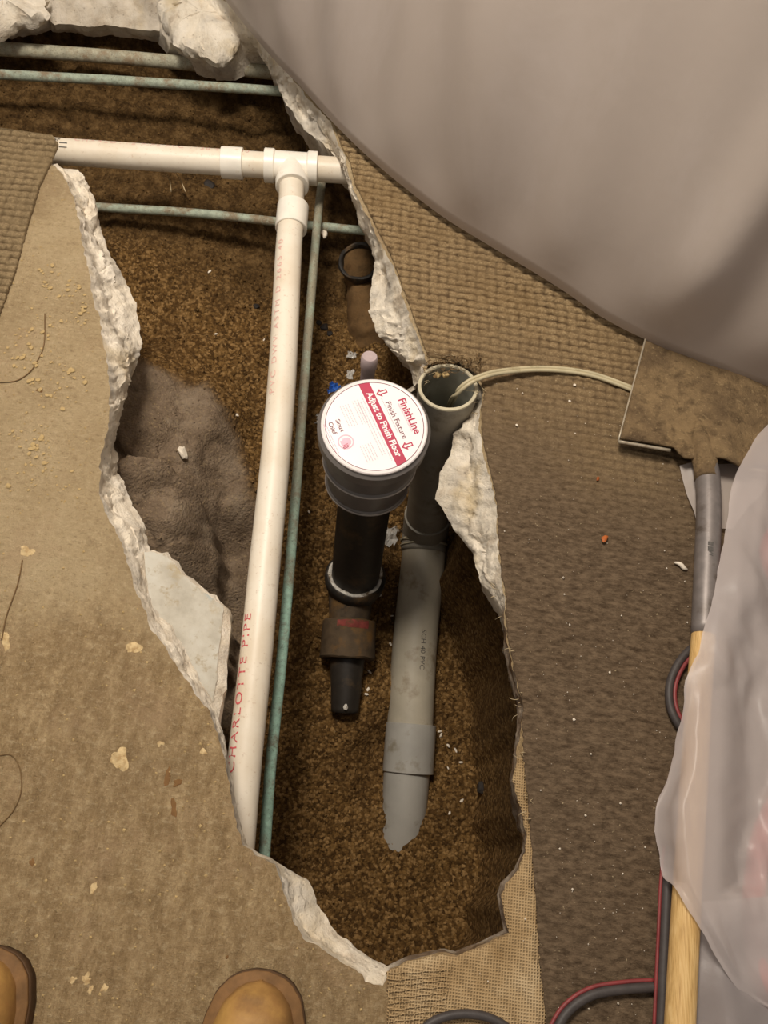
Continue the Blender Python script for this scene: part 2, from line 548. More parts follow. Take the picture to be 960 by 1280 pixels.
M_WELT = m_simple('boot_welt', (122, 90, 56), 0.7, 0.3, 0.12, 60, 0.2)
M_LACE = m_simple('boot_lace', (92, 66, 38), 0.8, 0.2, 0.1, 200, 0.2)
M_DARK = m_simple('dark_inside', (26, 20, 14), 0.9, 0.1, 0.1, 30)
M_CRUMB = m_simple('glue_crumb', (178, 153, 108), 0.85, 0.2, 0.12, 120, 0.3)
M_CHIP = m_simple('white_chip', (226, 214, 196), 0.7, 0.3, 0.06, 120, 0.1)
M_ORANGE = m_simple('orange_scrap', (158, 84, 36), 0.6, 0.3, 0.15, 120, 0.2)
M_BLUE = m_simple('blue_scrap', (44, 86, 160), 0.35, 0.5, 0.15, 120, 0.1)
M_STUB = m_simple('mauve_stub', (176, 158, 158), 0.5, 0.4, 0.06, 60, 0.05)
M_SMEAR = m_simple('pale_smear', (194, 170, 128), 0.85, 0.2, 0.12, 90, 0.5, 0, (170, 142, 100), 120, (.45, .6))
M_STAIN = m_simple('dark_smear', (116, 86, 54), 0.9, 0.2, 0.1, 90, 0.2)
M_HAIR = m_simple('pale_fibre', (196, 176, 140), 0.8, 0.2, 0.1, 200)
M_HAIRD = m_simple('brown_fibre', (116, 92, 62), 0.8, 0.2, 0.1, 200)
M_TAR = m_simple('black_tar', (42, 36, 32), 0.7, 0.3, 0.2, 100, 0.4)

def m_film(name, col, alpha, scuff=0.35):
    t = NT(name)
    sc = t.f(t.noise(5, 7, 0.68, t.mapping((1, 1, 0.45)), 0.6), 0.5, 0.75, 0, scuff)
    c = t.mix(sc, srgb(*col), srgb(226, 216, 212))
    b = t.bump(t.noise(7, 3, 0.45, t.mapping((1, 1, 0.4)), 0.3), 0.14, 0.03)
    b = t.bump(t.noise(60, 6, 0.6), 0.10, 0.004, b)
    p = t.bsdf(c, 0.36, 0.4, b, link=False)
    tr = t.n('ShaderNodeBsdfTranslucent'); t.val(tr.inputs[0], c); t.link(b, tr.inputs[1])
    m1 = t.n('ShaderNodeMixShader'); m1.inputs[0].default_value = 0.28
    t.link(p.outputs[0], m1.inputs[1]); t.link(tr.outputs[0], m1.inputs[2])
    ta = t.n('ShaderNodeBsdfTransparent')
    m2 = t.n('ShaderNodeMixShader'); m2.inputs[0].default_value = alpha
    t.link(ta.outputs[0], m2.inputs[1]); t.link(m1.outputs[0], m2.inputs[2])
    t.link(m2.outputs[0], t.out.inputs[0])
    return t.m
M_FILM = m_film('hanging_plastic_film', (204, 191, 181), 0.78, .35)
M_FILM2 = m_film('crumpled_plastic_film', (214, 202, 198), 0.68, 0.8)
M_FILM3 = m_film('grey_plastic_film', (176, 166, 164), 0.75, 0.25)
t = NT('clear_crinkled_plastic')
p = t.bsdf(srgb(235, 232, 226), 0.12, 0.7, t.bump(t.noise(90, 4), 0.8, 0.004), link=False)
ta = t.n('ShaderNodeBsdfTransparent'); m2 = t.n('ShaderNodeMixShader'); m2.inputs[0].default_value = 0.38
t.link(ta.outputs[0], m2.inputs[1]); t.link(p.outputs[0], m2.inputs[2]); t.link(m2.outputs[0], t.out.inputs[0])
M_CLEAR = t.m

# ------------------------------------------------------------------ the broken hole: outer lip (floor level) | inner lip, inner z, dirt
#        u_top v_top  u_in v_in  z_in  dirt  rough
HOLE = [
 (-260, -70, -260, 10, -.10, .5), (0, -65, 0, 36, -.10, .15), (28, -62, 34, 32, -.10, .05), (58, -60, 60, 22, -.10, .1),
 (66, -62, 68, 30, -.10, .3), (130, -62, 130, 33, -.10, .3), (196, -60, 200, 42, -.10, .3), (204, -62, 213, 52, -.09, .1),
 (216, -55, 238, 72, -.085, 0), (250, -25, 276, 80, -.09, 0), (290, 10, 304, 66, -.09, 0), (318, 30, 322, 62, -.08, .1),
 (345, 66, 333, 76, -.06, .05), (366, 100, 347, 114, -.06, .05), (392, 130, 374, 154, -.06, .1), (414, 152, 393, 170, -.05, .15),
 (424, 185, 417, 192, -.05, .25), (434, 203, 432, 214, -.05, .2), (440, 232, 437, 242, -.05, .1), (456, 262, 445, 272, -.06, 0),
 (471, 293, 462, 302, -.07, 0), (484, 318, 470, 326, -.08, 0), (494, 342, 465, 352, -.09, 0), (506, 376, 462, 388, -.09, 0),
 (517, 407, 467, 414, -.09, 0), (529, 440, 484, 434, -.09, 0), (535, 455, 508, 454, -.09, .1), (531, 470, 517, 482, -.09, .2),
 (530, 458, 520, 488, -.09, .4), (546, 450, 542, 470, -.07, .8), (572, 452, 572, 468, -.07, .8), (596, 468, 592, 482, -.06, .6), (604, 492, 596, 500, -.06, .3),
 (598, 512, 588, 515, -.05, .1), (599, 540, 566, 542, -.05, 0), (606, 572, 562, 566, -.06, 0), (614, 605, 553, 594, -.09, .05),
 (619, 632, 546, 626, -.10, .1), (620, 660, 562, 650, -.09, .05), (622, 690, 590, 690, -.08, .05), (625, 722, 602, 732, -.06, .05),
 (631, 748, 622, 752, -.04, .1), (629, 766, 627, 768, -.03, 1), (633, 800, 628, 802, -.04, 1), (640, 838, 635, 840, -.04, 1),
 (652, 878, 647, 880, -.04, 1), (651, 912, 646, 914, -.04, 1), (646, 945, 642, 950, -.04, 1), (641, 975, 638, 977, -.03, .9),
 (650, 1008, 646, 1009, -.03, 1), (658, 1042, 653, 1043, -.03, 1), (657, 1064, 653, 1064, -.03, 1), (648, 1086, 643, 1086, -.03, 1),
 (632, 1104, 626, 1103, -.03, .9), (626, 1118, 620, 1118, -.03, .9), (632, 1150, 626, 1148, -.03, .9), (637, 1166, 629, 1162, -.03, .9),
 (600, 1183, 598, 1178, -.03, .9), (570, 1194, 569, 1189, -.03, .9), (552, 1191, 551, 1186, -.03, .9), (512, 1200, 511, 1195, -.03, .9),
 (488, 1212, 489, 1205, -.03, .5), (478, 1230, 484, 1209, -.04, .05), (456, 1228, 466, 1201, -.045, 0), (440, 1211, 446, 1188, -.045, 0),
 (411, 1190, 421, 1168, -.045, 0), (379, 1173, 409, 1153, -.045, .05), (368, 1155, 395, 1130, -.045, 0), (352, 1110, 385, 1101, -.045, 0),
 (343, 1081, 362, 1087, -.045, .1), (334, 1075, 338, 1074, -.04, .4), (318, 1068, 322, 1066, -.04, .3), (303, 1056, 308, 1054, -.04, .3),
 (291, 1012, 295, 1010, -.04, .3), (280, 946, 284, 944, -.04, .3), (264, 892, 272, 886, -.04, .1), (241, 858, 252, 856, -.05, 0),
 (216, 823, 236, 816, -.06, 0), (190, 788, 216, 778, -.06, 0), (166, 735, 194, 728, -.07, 0), (158, 700, 190, 696, -.07, 0),
 (150, 673, 182, 660, -.07, 0), (130, 640, 165, 627, -.08, 0), (124, 606, 146, 590, -.09, 0), (128, 566, 143, 545, -.09, .05),
 (136, 530, 150, 510, -.10, 0), (138, 490, 165, 470, -.10, 0), (132, 440, 179, 430, -.10, 0), (122, 392, 173, 385, -.10, 0),
 (113, 350, 153, 345, -.09, 0), (106, 312, 136, 318, -.08, 0), (100, 280, 126, 282, -.07, 0), (92, 248, 112, 233, -.05, 0),
 (76, 214, 96, 212, -.045, 0), (62, 206, 66, 203, -.04, .1), (30, 216, 30, 210, -.04, .5), (-60, 226, -60, 220, -.04, .5), (-260, 240, -260, 232, -.04, .5),
]
top_c = np.array([P(a, b, 0) for a, b, *_ in HOLE])
in_c = np.array([P(c_, d_, z_) for _, _, c_, d_, z_, *_ in HOLE])
dirt_c = np.array([h[5] for h in HOLE])
n_c = len(HOLE)
tops, ins, dts = [], [], []
for i in range(n_c):
    a0, a1, a2, a3 = top_c[i - 1], top_c[i], top_c[(i + 1) % n_c], top_c[(i + 2) % n_c]
    b1, b2 = in_c[i], in_c[(i + 1) % n_c]
    L = max(np.linalg.norm(a2 - a1), np.linalg.norm(b2 - b1))
    k = max(1, min(80, int(L / 0.004)))
    for q in range(k):
        s = q / k
        tops.append(a1 * (1 - s) + a2 * s); ins.append(b1 * (1 - s) + b2 * s)
        dts.append(dirt_c[i] * (1 - s) + dirt_c[(i + 1) % n_c] * s)
tops, ins, dts = np.array(tops), np.array(ins), np.array(dts)
NL = len(tops)
# ragged lips
tang = np.roll(tops, -1, 0) - np.roll(tops, 1, 0)
nrm = np.stack([tang[:, 1], -tang[:, 0], 0 * tang[:, 0]], 1)
nrm /= np.linalg.norm(nrm, axis=1)[:, None] + 1e-9
w_rag = 0.0018
tops = tops + nrm * (w_rag * (fbm(tops, 110, 3) + 1.2 * fbm(tops + 2, 30, 2)))[:, None]
gap = np.linalg.norm((ins - tops)[:, :2], axis=1)
amp_in = np.clip(gap * 0.16, 0.001, 0.0045)
ins = ins + nrm * (amp_in * fbm(ins + 3.3, 24, 3, 0.45) + .0016 * np.clip(gap / .02, .3, 1) * fbm(ins + 6, 120, 3, .6))[:, None]
ins[:, 2] += 0.010 * np.clip(gap / 0.03, 0, 1) * fbm(ins + 8.8, 16, 3, .4)
HOLE_TOP = tops[:, :2]
HOLE_C = top_c[:, :2]

# floor slab top: triangulated around the hole
X0, X1, Y0, Y1 = -1.9, 2.2, -1.0, 2.9
outer = [(X0, Y0), (X1, Y0), (X1, Y1), (X0, Y1)]
coords = [Vector(p) for p in outer] + [Vector((p[0], p[1])) for p in HOLE_TOP]
edges = [(0, 1), (1, 2), (2, 3), (3, 0)] + [(4 + i, 4 + (i + 1) % NL) for i in range(NL)]
gx, gy = np.meshgrid(np.arange(X0 + .1, X1, .12), np.arange(Y0 + .1, Y1, .12))
gp = np.stack([gx.ravel(), gy.ravel()], 1)
dd = poly_dist(gp[:, 0], gp[:, 1], HOLE_TOP)
gp = gp[(dd > .03) & ~in_poly(gp[:, 0], gp[:, 1], HOLE_TOP)]
coords += [Vector(p) for p in gp]
cv, ce, cf, *_ = delaunay_2d_cdt(coords, edges, [], 0, 1e-6)
cv = np.array([(p[0], p[1], 0.0) for p in cv])
cen = np.array([cv[list(f)].mean(0) for f in cf])
keep = ~in_poly(cen[:, 0], cen[:, 1], HOLE_TOP)
floor = struct(obj('floor', cv, [f for f, kk in zip(cf, keep) if kk], M_FLOOR, smooth=False))
floor['label'] = 'tan glue-stained concrete floor slab broken open over a pit'

# fracture faces
rows = 18
vs, at = [], []
for k in range(rows + 1):
    s = k / rows
    bulge = math.sin(math.pi * s)
    p = tops * (1 - s) + ins * s
    p[:, 2] = ins[:, 2] * (s ** 0.85)
    amp = 0.0065 * np.clip(gap / 0.03, 0.12, 1.2) * bulge
    q3 = np.column_stack([p[:, 0], p[:, 1], np.full(NL, s * .09)])
    dsp = 1.1 * fbm(q3, 17, 4, 0.5) + .6 * np.abs(fbm(q3 + 5.5, 30, 4, .55)) - .3
    lay = .38 + .14 * fbm(np.column_stack([p[:, 0], p[:, 1], 0 * p[:, 0]]), 9, 3)      # height of the split layer
    step_ = sstep(-.05, .05, s - lay) - s
    p = p + nrm * (amp * dsp * 1.1)[:, None]
    p[:, 2] += amp * (1.2 * fbm(q3 + 4.4, 20, 5, 0.55)) - .012 * np.clip(gap / .04, 0, 1) * step_ * np.clip(1.2 * fbm(tops + 9, 4, 2) + .5, 0, 1)
    fine = fbm(np.column_stack([p[:, 0], p[:, 1], p[:, 2] * 1.5]), 110, 4, .65)
    p = p + nrm * (.0016 * bulge ** .5 * fine)[:, None]
    p[:, 2] += .0018 * bulge ** .5 * fbm(p + 3, 130, 4, .65)
    p[:, 2] = np.minimum(p[:, 2], 0.0) if k else 0.0
    vs.append(p); at.append(dts)
for zz, off in ((-.075, .012), (-.105, .016), (-.14, .03)):
    p = ins.copy()
    p[:, 2] = np.minimum(zz, ins[:, 2] - .02)
    p = p - 0 * nrm
    out = nrm * off
    cenp = HOLE_TOP.mean(0)
    sgn = 1.0
    p[:, :2] = p[:, :2] + out[:, :2]
    p = p + nrm * (0.006 * fbm(p + 2, 50, 4))[:, None]
    vs.append(p); at.append(np.maximum(dts, .25))
test = HOLE_TOP + nrm[:, :2] * 0.004
OUTWARD = 1.0 if in_poly(test[:, 0], test[:, 1], HOLE_TOP).mean() < 0.5 else -1.0
if OUTWARD < 0:
    for k in (1, 2, 3):
        off = (.012, .016, .03)[k - 1]
        vs[rows + k][:, :2] -= 2 * off * nrm[:, :2]
nr = len(vs)
vs = np.concatenate(vs); at = np.concatenate(at)
fs = []
for k in range(nr - 1):
    for i in range(NL):
        j = (i + 1) % NL
        fs.append((k * NL + i, k * NL + j, (k + 1) * NL + j, (k + 1) * NL + i))
fr = obj('broken_edge', vs, fs, M_FRAC, floor, True, {'dirt': at, 'bluish': np.zeros(len(at))})
struct(fr)
sharp(fr, 42)

# ------------------------------------------------------------------ soil in the pit
SOILC = [  # u v z
 (-150, 110, -.20), (60, 120, -.20), (200, 130, -.22), (320, 150, -.24), (60, 70, -.20), (250, 75, -.20), (130, 50, -.17),
 (200, 240, -.20), (330, 245, -.22), (150, 300, -.21), (250, 330, -.23), (300, 420, -.27), (220, 420, -.26), (330, 560, -.34), (400, 330, -.28), (420, 400, -.31),
 (490, 460, -.28), (400, 470, -.34), (380, 620, -.40), (390, 760, -.46), (380, 900, -.52), (370, 1030, -.55),
 (450, 850, -.50), (430, 900, -.50), (470, 700, -.46), (560, 800, -.54), (540, 700, -.53), (500, 690, -.52), (500, 800, -.54), (560, 620, -.50), (600, 760, -.54), (600, 900, -.56), (480, 950, -.57), (560, 950, -.575), (530, 1030, -.55), (490, 1085, -.555), (515, 1060, -.552), (480, 1060, -.57), (540, 1100, -.57),
 (600, 1050, -.56), (470, 1150, -.56), (580, 1160, -.55), (420, 1080, -.56),
 (180, 520, -.20), (250, 510, -.24), (170, 600, -.20), (220, 570, -.23), (285, 600, -.31), (300, 700, -.40), (300, 800, -.44), (210, 660, -.26), (170, 470, -.2),
]
sc_xy = np.array([P(*s)[:2] for s in SOILC]); sc_z = np.array([s[2] for s in SOILC])
def base_z(x, y):
    d2 = (x[:, None] - sc_xy[None, :, 0]) ** 2 + (y[:, None] - sc_xy[None, :, 1]) ** 2 + 0.0009
    w = 1.0 / d2 ** 1.6
    return (w * sc_z).sum(1) / w.sum(1)
IN_POLY = in_c[:, :2]
clod = np.array([P(*q, -.20)[:2] for q in [(120, 600), (160, 596), (215, 590), (246, 606), (264, 630), (269, 664), (262, 700), (258, 728), (282, 752), (270, 800), (200, 800), (120, 720)]])
claypoly = np.array([P(*q, -.24)[:2] for q in [(100, 500), (170, 455), (215, 470), (255, 480), (295, 520), (312, 560), (318, 640), (305, 780), (280, 900), (100, 760)]])
def soil_z(x, y):
    base = base_z(x, y)
    sd = poly_dist(x, y, IN_POLY)
    ins_in = in_poly(x, y, IN_POLY)
    sd = np.where(ins_in, sd, -sd)
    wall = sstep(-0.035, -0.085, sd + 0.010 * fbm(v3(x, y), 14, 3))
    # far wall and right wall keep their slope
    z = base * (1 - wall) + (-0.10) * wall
    cd_ = poly_dist(x, y, clod)
    ci = np.where(in_poly(x, y, clod), cd_, -cd_) + 0.006 * fbm(v3(x, y), 45, 4)
    z = z + (0.085 + .010 * fbm(v3(x, y), 20, 3)) * sstep(-0.003, 0.007, ci) * (1 - wall)
    z = np.where(sd < -0.01, np.minimum(z, -0.125), z)
    return z, ci, wall, sd
bx0, by0 = HOLE_TOP.min(0) - .14
bx1, by1 = HOLE_TOP.max(0) + .14
bx0 = max(bx0, -1.75)
STEP = 0.0036
xs = np.arange(bx0, bx1, STEP); ys = np.arange(by0, by1, STEP)
gx, gy = np.meshgrid(xs, ys)
sx, sy = gx.ravel(), gy.ravel()
sz, ci, wall, sd = soil_z(sx, sy)
cp = poly_dist(sx, sy, claypoly)
clay = sstep(-0.012, 0.022, np.where(in_poly(sx, sy, claypoly), cp, -cp) + 0.012 * fbm(v3(sx, sy), 22, 4))
pv = v3(sx, sy)
gran = fbm(pv, 150, 2, 0.6) * 0.0032
lump = fbm(pv, 24, 4, 0.55) * 0.007 - clay * 0.016 * (1 - np.abs(fbm(pv + 2, 11, 4, .5))).clip(0, 1) ** 5
sz = sz + lump * (1 - .3 * clay) + gran * (1 - 0.6 * clay) + wall * 0.006 * fbm(pv + 3, 40, 4)
sz = np.where(sd < -0.01, np.minimum(sz, -0.12), sz)
dark_soil = np.clip(wall * 0.9, 0, 1) * (1 - clay)
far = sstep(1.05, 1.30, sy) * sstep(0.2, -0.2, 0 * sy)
dark_soil = np.clip(dark_soil + 0.75 * sstep(1.02, 1.22, sy + .05 * fbm(pv, 9, 3)), 0, 1)  # darker tone grows toward the far end
nxs, nys = len(xs), len(ys)
keepv = sd > -0.13
idx = np.arange(nxs * nys).reshape(nys, nxs)
q = np.stack([idx[:-1, :-1], idx[:-1, 1:], idx[1:, 1:], idx[1:, :-1]], -1).reshape(-1, 4)
q = q[keepv[q].all(1)]
used = np.unique(q)
rem = np.full(nxs * nys, -1); rem[used] = np.arange(len(used))
soil = obj('ground', np.stack([sx, sy, sz], 1)[used], rem[q], M_SOIL, None, True, {'clay': clay[used], 'dark_soil': dark_soil[used]})
struct(soil)
soil['label'] = 'brown crumbly soil at the bottom of the pit, grey clay at its left side'
def ground_at(x, y):
    i = int(round((x - bx0) / STEP)); j = int(round((y - by0) / STEP))
    i = min(max(i, 0), nxs - 1); j = min(max(j, 0), nys - 1)
    return float(sz.reshape(nys, nxs)[j, i])
def on_soil(u, v):
    z = -.4
    for _ in range(12):
        p = P(u, v, z); z = 0.5 * z + 0.5 * ground_at(p[0], p[1])
    p = P(u, v, z)
    return np.array([p[0], p[1], ground_at(p[0], p[1])])

# loose crumbs of earth
ok = np.where((sd > -.01))[0]
pick = NR.choice(ok, 9000, replace=False)
oct_v = np.array([(1, 0, 0), (-1, 0, 0), (0, 1, 0), (0, -1, 0), (0, 0, 1), (0, 0, -1)], float)
oct_f = np.array([(0, 2, 4), (2, 1, 4), (1, 3, 4), (3, 0, 4), (2, 0, 5), (1, 2, 5), (3, 1, 5), (0, 3, 5)])
gv, gf = [], []
for k, i in enumerate(pick):
    r = 0.0009 + 0.0028 * NR.rand() ** 2.5
    if clay[i] > .5: r *= .6
    v = oct_v * (r * (0.6 + .8 * NR.rand(6)))[:, None]
    a = NR.normal(size=(3, 3)); qq, _ = np.linalg.qr(a)
    gv.append(v @ qq + (sx[i] + NR.uniform(-.002, .002), sy[i] + NR.uniform(-.002, .002), sz[i] + r * .35)); gf.append(oct_f + 6 * k)
gr = obj('soil_crumbs', np.concatenate(gv), np.concatenate(gf), M_SOIL, None, False, {'clay': clay[np.repeat(pick, 6)], 'dark_soil': dark_soil[np.repeat(pick, 6)] * .6})
stuff(gr); tag(gr, 'loose brown soil crumbs scattered over the bottom of the pit', 'soil')

# ------------------------------------------------------------------ carpets
def carpet(name, mat, xl, xr, y0, y1, pitch=(.0165, .0138), step=(.0040, .0024), amp=.0042, skew=0.0, zb=.0008, edge='l', worn_falloff_y=None, z_extra=None):
    ys = np.arange(y0, y1, step[1])
    V, G, Wn = [], [], []
    xa = min(xl(y) for y in ys); xb = max(xr(y) for y in ys)
    xs = np.arange(xa, xb + step[0], step[0])
    Xg = np.zeros((len(ys), len(xs)))
    for j, y in enumerate(ys):
        Xg[j] = np.clip(xs, xl(y), xr(y))
    Yg = np.repeat(ys[:, None], len(xs), 1)
    x, y = Xg.ravel(), Yg.ravel()
    pw = v3(x, y)
    ww = fbm(pw, 18, 3) * 0.0014
    wx = fbm(pw + 7, 22, 3) * 0.0016
    ry = np.abs(np.sin(np.pi * (y + skew * x + ww) / pitch[1])) ** 0.7
    cx = np.abs(np.sin(np.pi * (x + 0.10 * y + wx) / pitch[0])) ** 0.6
    worn = np.zeros(len(x)) if worn_falloff_y is None else sstep(worn_falloff_y[0], worn_falloff_y[1], y + .12 * x + .05 * fbm(pw, 6, 3))  # wear mask that also carries the painted light falloff
    hgt = ry * (0.30 + 0.70 * cx)
    nz = fbm(pw, 160, 3, .6)
    z = zb + .003 + amp * (hgt * (1 - .62 * worn)) + 0.0011 * nz + .0008 * fbm(pw, 10, 3)
    if z_extra is not None: z = z + z_extra(x, y)
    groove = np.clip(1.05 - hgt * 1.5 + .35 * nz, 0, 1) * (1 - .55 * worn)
    ny, nx = Xg.shape
    idx = np.arange(ny * nx).reshape(ny, nx)
    q = np.stack([idx[:-1, :-1], idx[:-1, 1:], idx[1:, 1:], idx[1:, :-1]], -1).reshape(-1, 4)
    dx = np.abs(x[q[:, 1]] - x[q[:, 0]]) + np.abs(x[q[:, 2]] - x[q[:, 3]])
    q = q[dx > 1e-7]
    v = np.stack([x, y, z], 1)
    used = np.unique(q); rem = np.full(len(v), -1); rem[used] = np.arange(len(used))
    v = v[used]; q = rem[q]; groove = groove[used]; worn = worn[used]
    # skirt down to the floor on open borders
    qa = np.concatenate([np.stack([q[:, i], q[:, (i + 1) % 4]], 1) for i in range(4)]).astype(np.int64)
    qa = qa[qa[:, 0] != qa[:, 1]]
    key = qa[:, 0] * 10000000 + qa[:, 1]; rkey = qa[:, 1] * 10000000 + qa[:, 0]
    e = [tuple(x) for x in qa[~np.isin(key, rkey)].tolist()]
    bv = sorted({i for k in e for i in k})
    mp = {b_: len(v) + n_ for n_, b_ in enumerate(bv)}
    sk = v[bv].copy(); sk[:, 2] = zb
    q2 = [(b_, a_, mp[a_], mp[b_]) for a_, b_ in e]
    v = np.vstack([v, sk])
    return obj(name, v, q.tolist() + q2, mat, None, True, {'groove': np.concatenate([groove, groove[[0] * len(bv)] * 0 + .6]), 'worn': np.concatenate([worn, worn[bv]])})

def edge_fn(pxs, mode, default_lo, default_hi, jag=0.0014):
    pts = np.array([P(a, b, 0)[:2] for a, b in pxs])
    def fn(y):
        best = None
        for i in range(len(pts) - 1):
            a, b = pts[i], pts[i + 1]
            if min(a[1], b[1]) <= y <= max(a[1], b[1]):
                x = a[0] + (b[0] - a[0]) * ((y - a[1]) / (b[1] - a[1]) if b[1] != a[1] else 0)
                best = x if best is None else (max(best, x) if mode == 'max' else min(best, x))
        if best is None:
            best = default_hi if y > pts[:, 1].max() else default_lo
        return best + jag * float(vnoise(np.array([[y * 260, 3.3, 1.0]]))[0])
    return fn
redge = [(300, -20), (345, 60), (366, 96), (394, 128), (417, 152), (427, 185), (437, 203), (444, 232), (459, 262), (474, 293), (487, 318), (497, 342), (509, 376), (520, 407), (532, 440), (540, 452), (572, 452), (598, 470), (606, 492),
         (601, 515), (602, 540), (608, 572), (616, 605), (621, 632), (622, 660), (624, 690), (627, 722), (633, 748), (631, 766), (635, 800), (642, 838),
         (653, 880), (653, 912), (654, 950), (659, 1000), (664, 1060), (668, 1120), (674, 1200), (682, 1280), (690, 1340)]
pe = P(690, 1340)
ptop = P(300, -20)
cr = carpet('carpet', M_CARPET, edge_fn(redge, 'max', pe[0], ptop[0]), lambda y: 1.35, -.32, 1.75, worn_falloff_y=(.95, .50), skew=0.05)
tag(cr, 'brown ribbed loop carpet running along the right side of the pit', 'carpet')
ledge = [(-260, 128), (0, 158), (58, 164), (74, 182), (66, 202), (50, 236), (36, 284), (19, 345), (0, 396), (-40, 480), (-120, 620)]
p0, p1 = P(-260, 128), P(-120, 620)
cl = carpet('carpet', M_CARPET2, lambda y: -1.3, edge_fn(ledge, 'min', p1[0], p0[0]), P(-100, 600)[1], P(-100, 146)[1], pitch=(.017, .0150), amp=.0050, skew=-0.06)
tag(cl, 'pale dusty carpet corner lying over the white pipe at its far end', 'carpet')

# jute backing strip between carpet and hole
jp = [(484, 1216), (488, 1213), (512, 1201), (552, 1192), (570, 1195), (600, 1184), (637, 1167), (632, 1150), (626, 1119), (632, 1105), (648, 1087), (657, 1065), (658, 1043), (650, 1009), (641, 976), (647, 946), (656, 948), (662, 1005), (667, 1062), (671, 1122), (677, 1202), (685, 1282), (692, 1345), (484, 1345)]
jw = np.array([P(a, b)[:2] for a, b in jp])
jl = []
for i in range(len(jw)):
    a, b = jw[i], jw[(i + 1) % len(jw)]
    k = max(1, int(np.linalg.norm(b - a) / .006))
    for s in range(k): jl.append(a + (b - a) * s / k)
jl = np.array(jl)
jn = np.roll(jl, -1, 0) - np.roll(jl, 1, 0); jn = np.stack([jn[:, 1], -jn[:, 0]], 1); jn /= np.linalg.norm(jn, axis=1)[:, None]
jl = jl + jn * (.0016 * fbm(v3(jl[:, 0], jl[:, 1]), 150, 3))[:, None]
gx, gy = np.meshgrid(np.arange(jl[:, 0].min(), jl[:, 0].max(), .01), np.arange(jl[:, 1].min(), jl[:, 1].max(), .01))
g = np.stack([gx.ravel(), gy.ravel()], 1)
g = g[in_poly(g[:, 0], g[:, 1], jl) & (poly_dist(g[:, 0], g[:, 1], jl) > .004)]
n_ = len(jl)
cv, ce, cf, *_ = delaunay_2d_cdt([Vector(p) for p in np.vstack([jl, g])], [(i, (i + 1) % n_) for i in range(n_)], [], 0, 1e-7)
cv = np.array([p[:] for p in cv])
cen = np.array([cv[list(f)].mean(0) for f in cf])
kk = in_poly(cen[:, 0], cen[:, 1], jl)
jz = .0022 + .0006 * fbm(v3(cv[:, 0], cv[:, 1]), 60, 2)
jv = np.column_stack([cv, jz]); jf = [tuple(f) for f, k in zip(cf, kk) if k]
nb = len(jv)
jv = np.vstack([jv, np.column_stack([cv, np.full(len(cv), .0002)])])
ed = {}
for f in jf:
    for i in range(3):
        k = (f[i], f[(i + 1) % 3])
        if (k[1], k[0]) in ed: del ed[(k[1], k[0])]
        else: ed[k] = 1
jf += [(b, a, a + nb, b + nb) for a, b in ed]
ju = obj('carpet_backing', jv, jf, M_JUTE, None, True)
tag(ju, 'pale frayed jute carpet backing at the near right corner of the pit', 'carpet backing')
# woven threads standing proud of the torn backing
tv, tf = [], []
def add_tube(path, r, seg=5):
    global tv, tf
    a, b = tube_geo(path, r, seg, True)
    o_ = len(tv); tv += list(a); tf += [tuple(i + o_ for i in f) for f in b]
for k in range(11):
    u = 488 + k * 7.2
    pts = [P(u + 5 - 0.05 * k * s * 3 + R.uniform(-.8, .8), 1212 - k * 1.2 + s * 11, .0032) for s in range(12)]
    add_tube(spline(pts, 3), .0008)
for k in range(12):
    v = 1217 + k * 7.5
    pts = [P(486 + s * 9, v - s * .8 * (1 if v > 1230 else .6) + R.uniform(-.8, .8), .0036) for s in range(9)]
    add_tube(spline(pts, 3), .0008)
obj('woven_thread', tv, tf, M_JUTE, ju)['kind'] = 'stuff'

# frayed hairs along the carpet edge
tv, tf = [], []
ee = [(630, 760), (640, 810), (650, 880), (652, 905), (654, 940), (654, 960), (660, 1010), (600, 505), (540, 455), (560, 456), (580, 460), (545, 452), (532, 470), (600, 480), (570, 455), (620, 745)]
for k in range(46):
    c0 = ee[R.randrange(len(ee))]
    u, v = c0[0] + R.uniform(-4, 8), c0[1] + R.uniform(-16, 16)
    if v > 440 and v < 490 and u < 610: u += R.uniform(-6, 6)
    a = R.uniform(2.4, 4.2); l = R.uniform(3, 15); cu = R.uniform(-.8, .8)
    pts = [P(u + l * s * math.cos(a + cu * s), v + l * s * math.sin(a + cu * s) * .7, .006 + .006 * math.sin(3 * s) - .010 * s * s) for s in (0, .33, .66, 1)]
    add_tube(spline(pts, 3), R.uniform(.00022, .0005), 4)
h_ = obj('frayed_fibre', tv, tf, M_HAIR, cr); h_['kind'] = 'stuff'
tv, tf = [], []
for k in range(70):
    u, v = R.uniform(532, 604), R.uniform(446, 466)
    a = R.uniform(0, 6.28); l = R.uniform(6, 16)
    pts = [P(u + l * s * math.cos(a + s), v + l * s * math.sin(a + s) * .7, .006 + .010 * math.sin(3 * s)) for s in (0, .33, .66, 1)]
    add_tube(spline(pts, 3), R.uniform(.0003, .0006), 4)
h_ = obj('brown_frayed_fibre', tv, tf, M_HAIRD, cr); h_['kind'] = 'stuff'

# ------------------------------------------------------------------ pipes
def unit(a): return np.asarray(a) / np.linalg.norm(a)

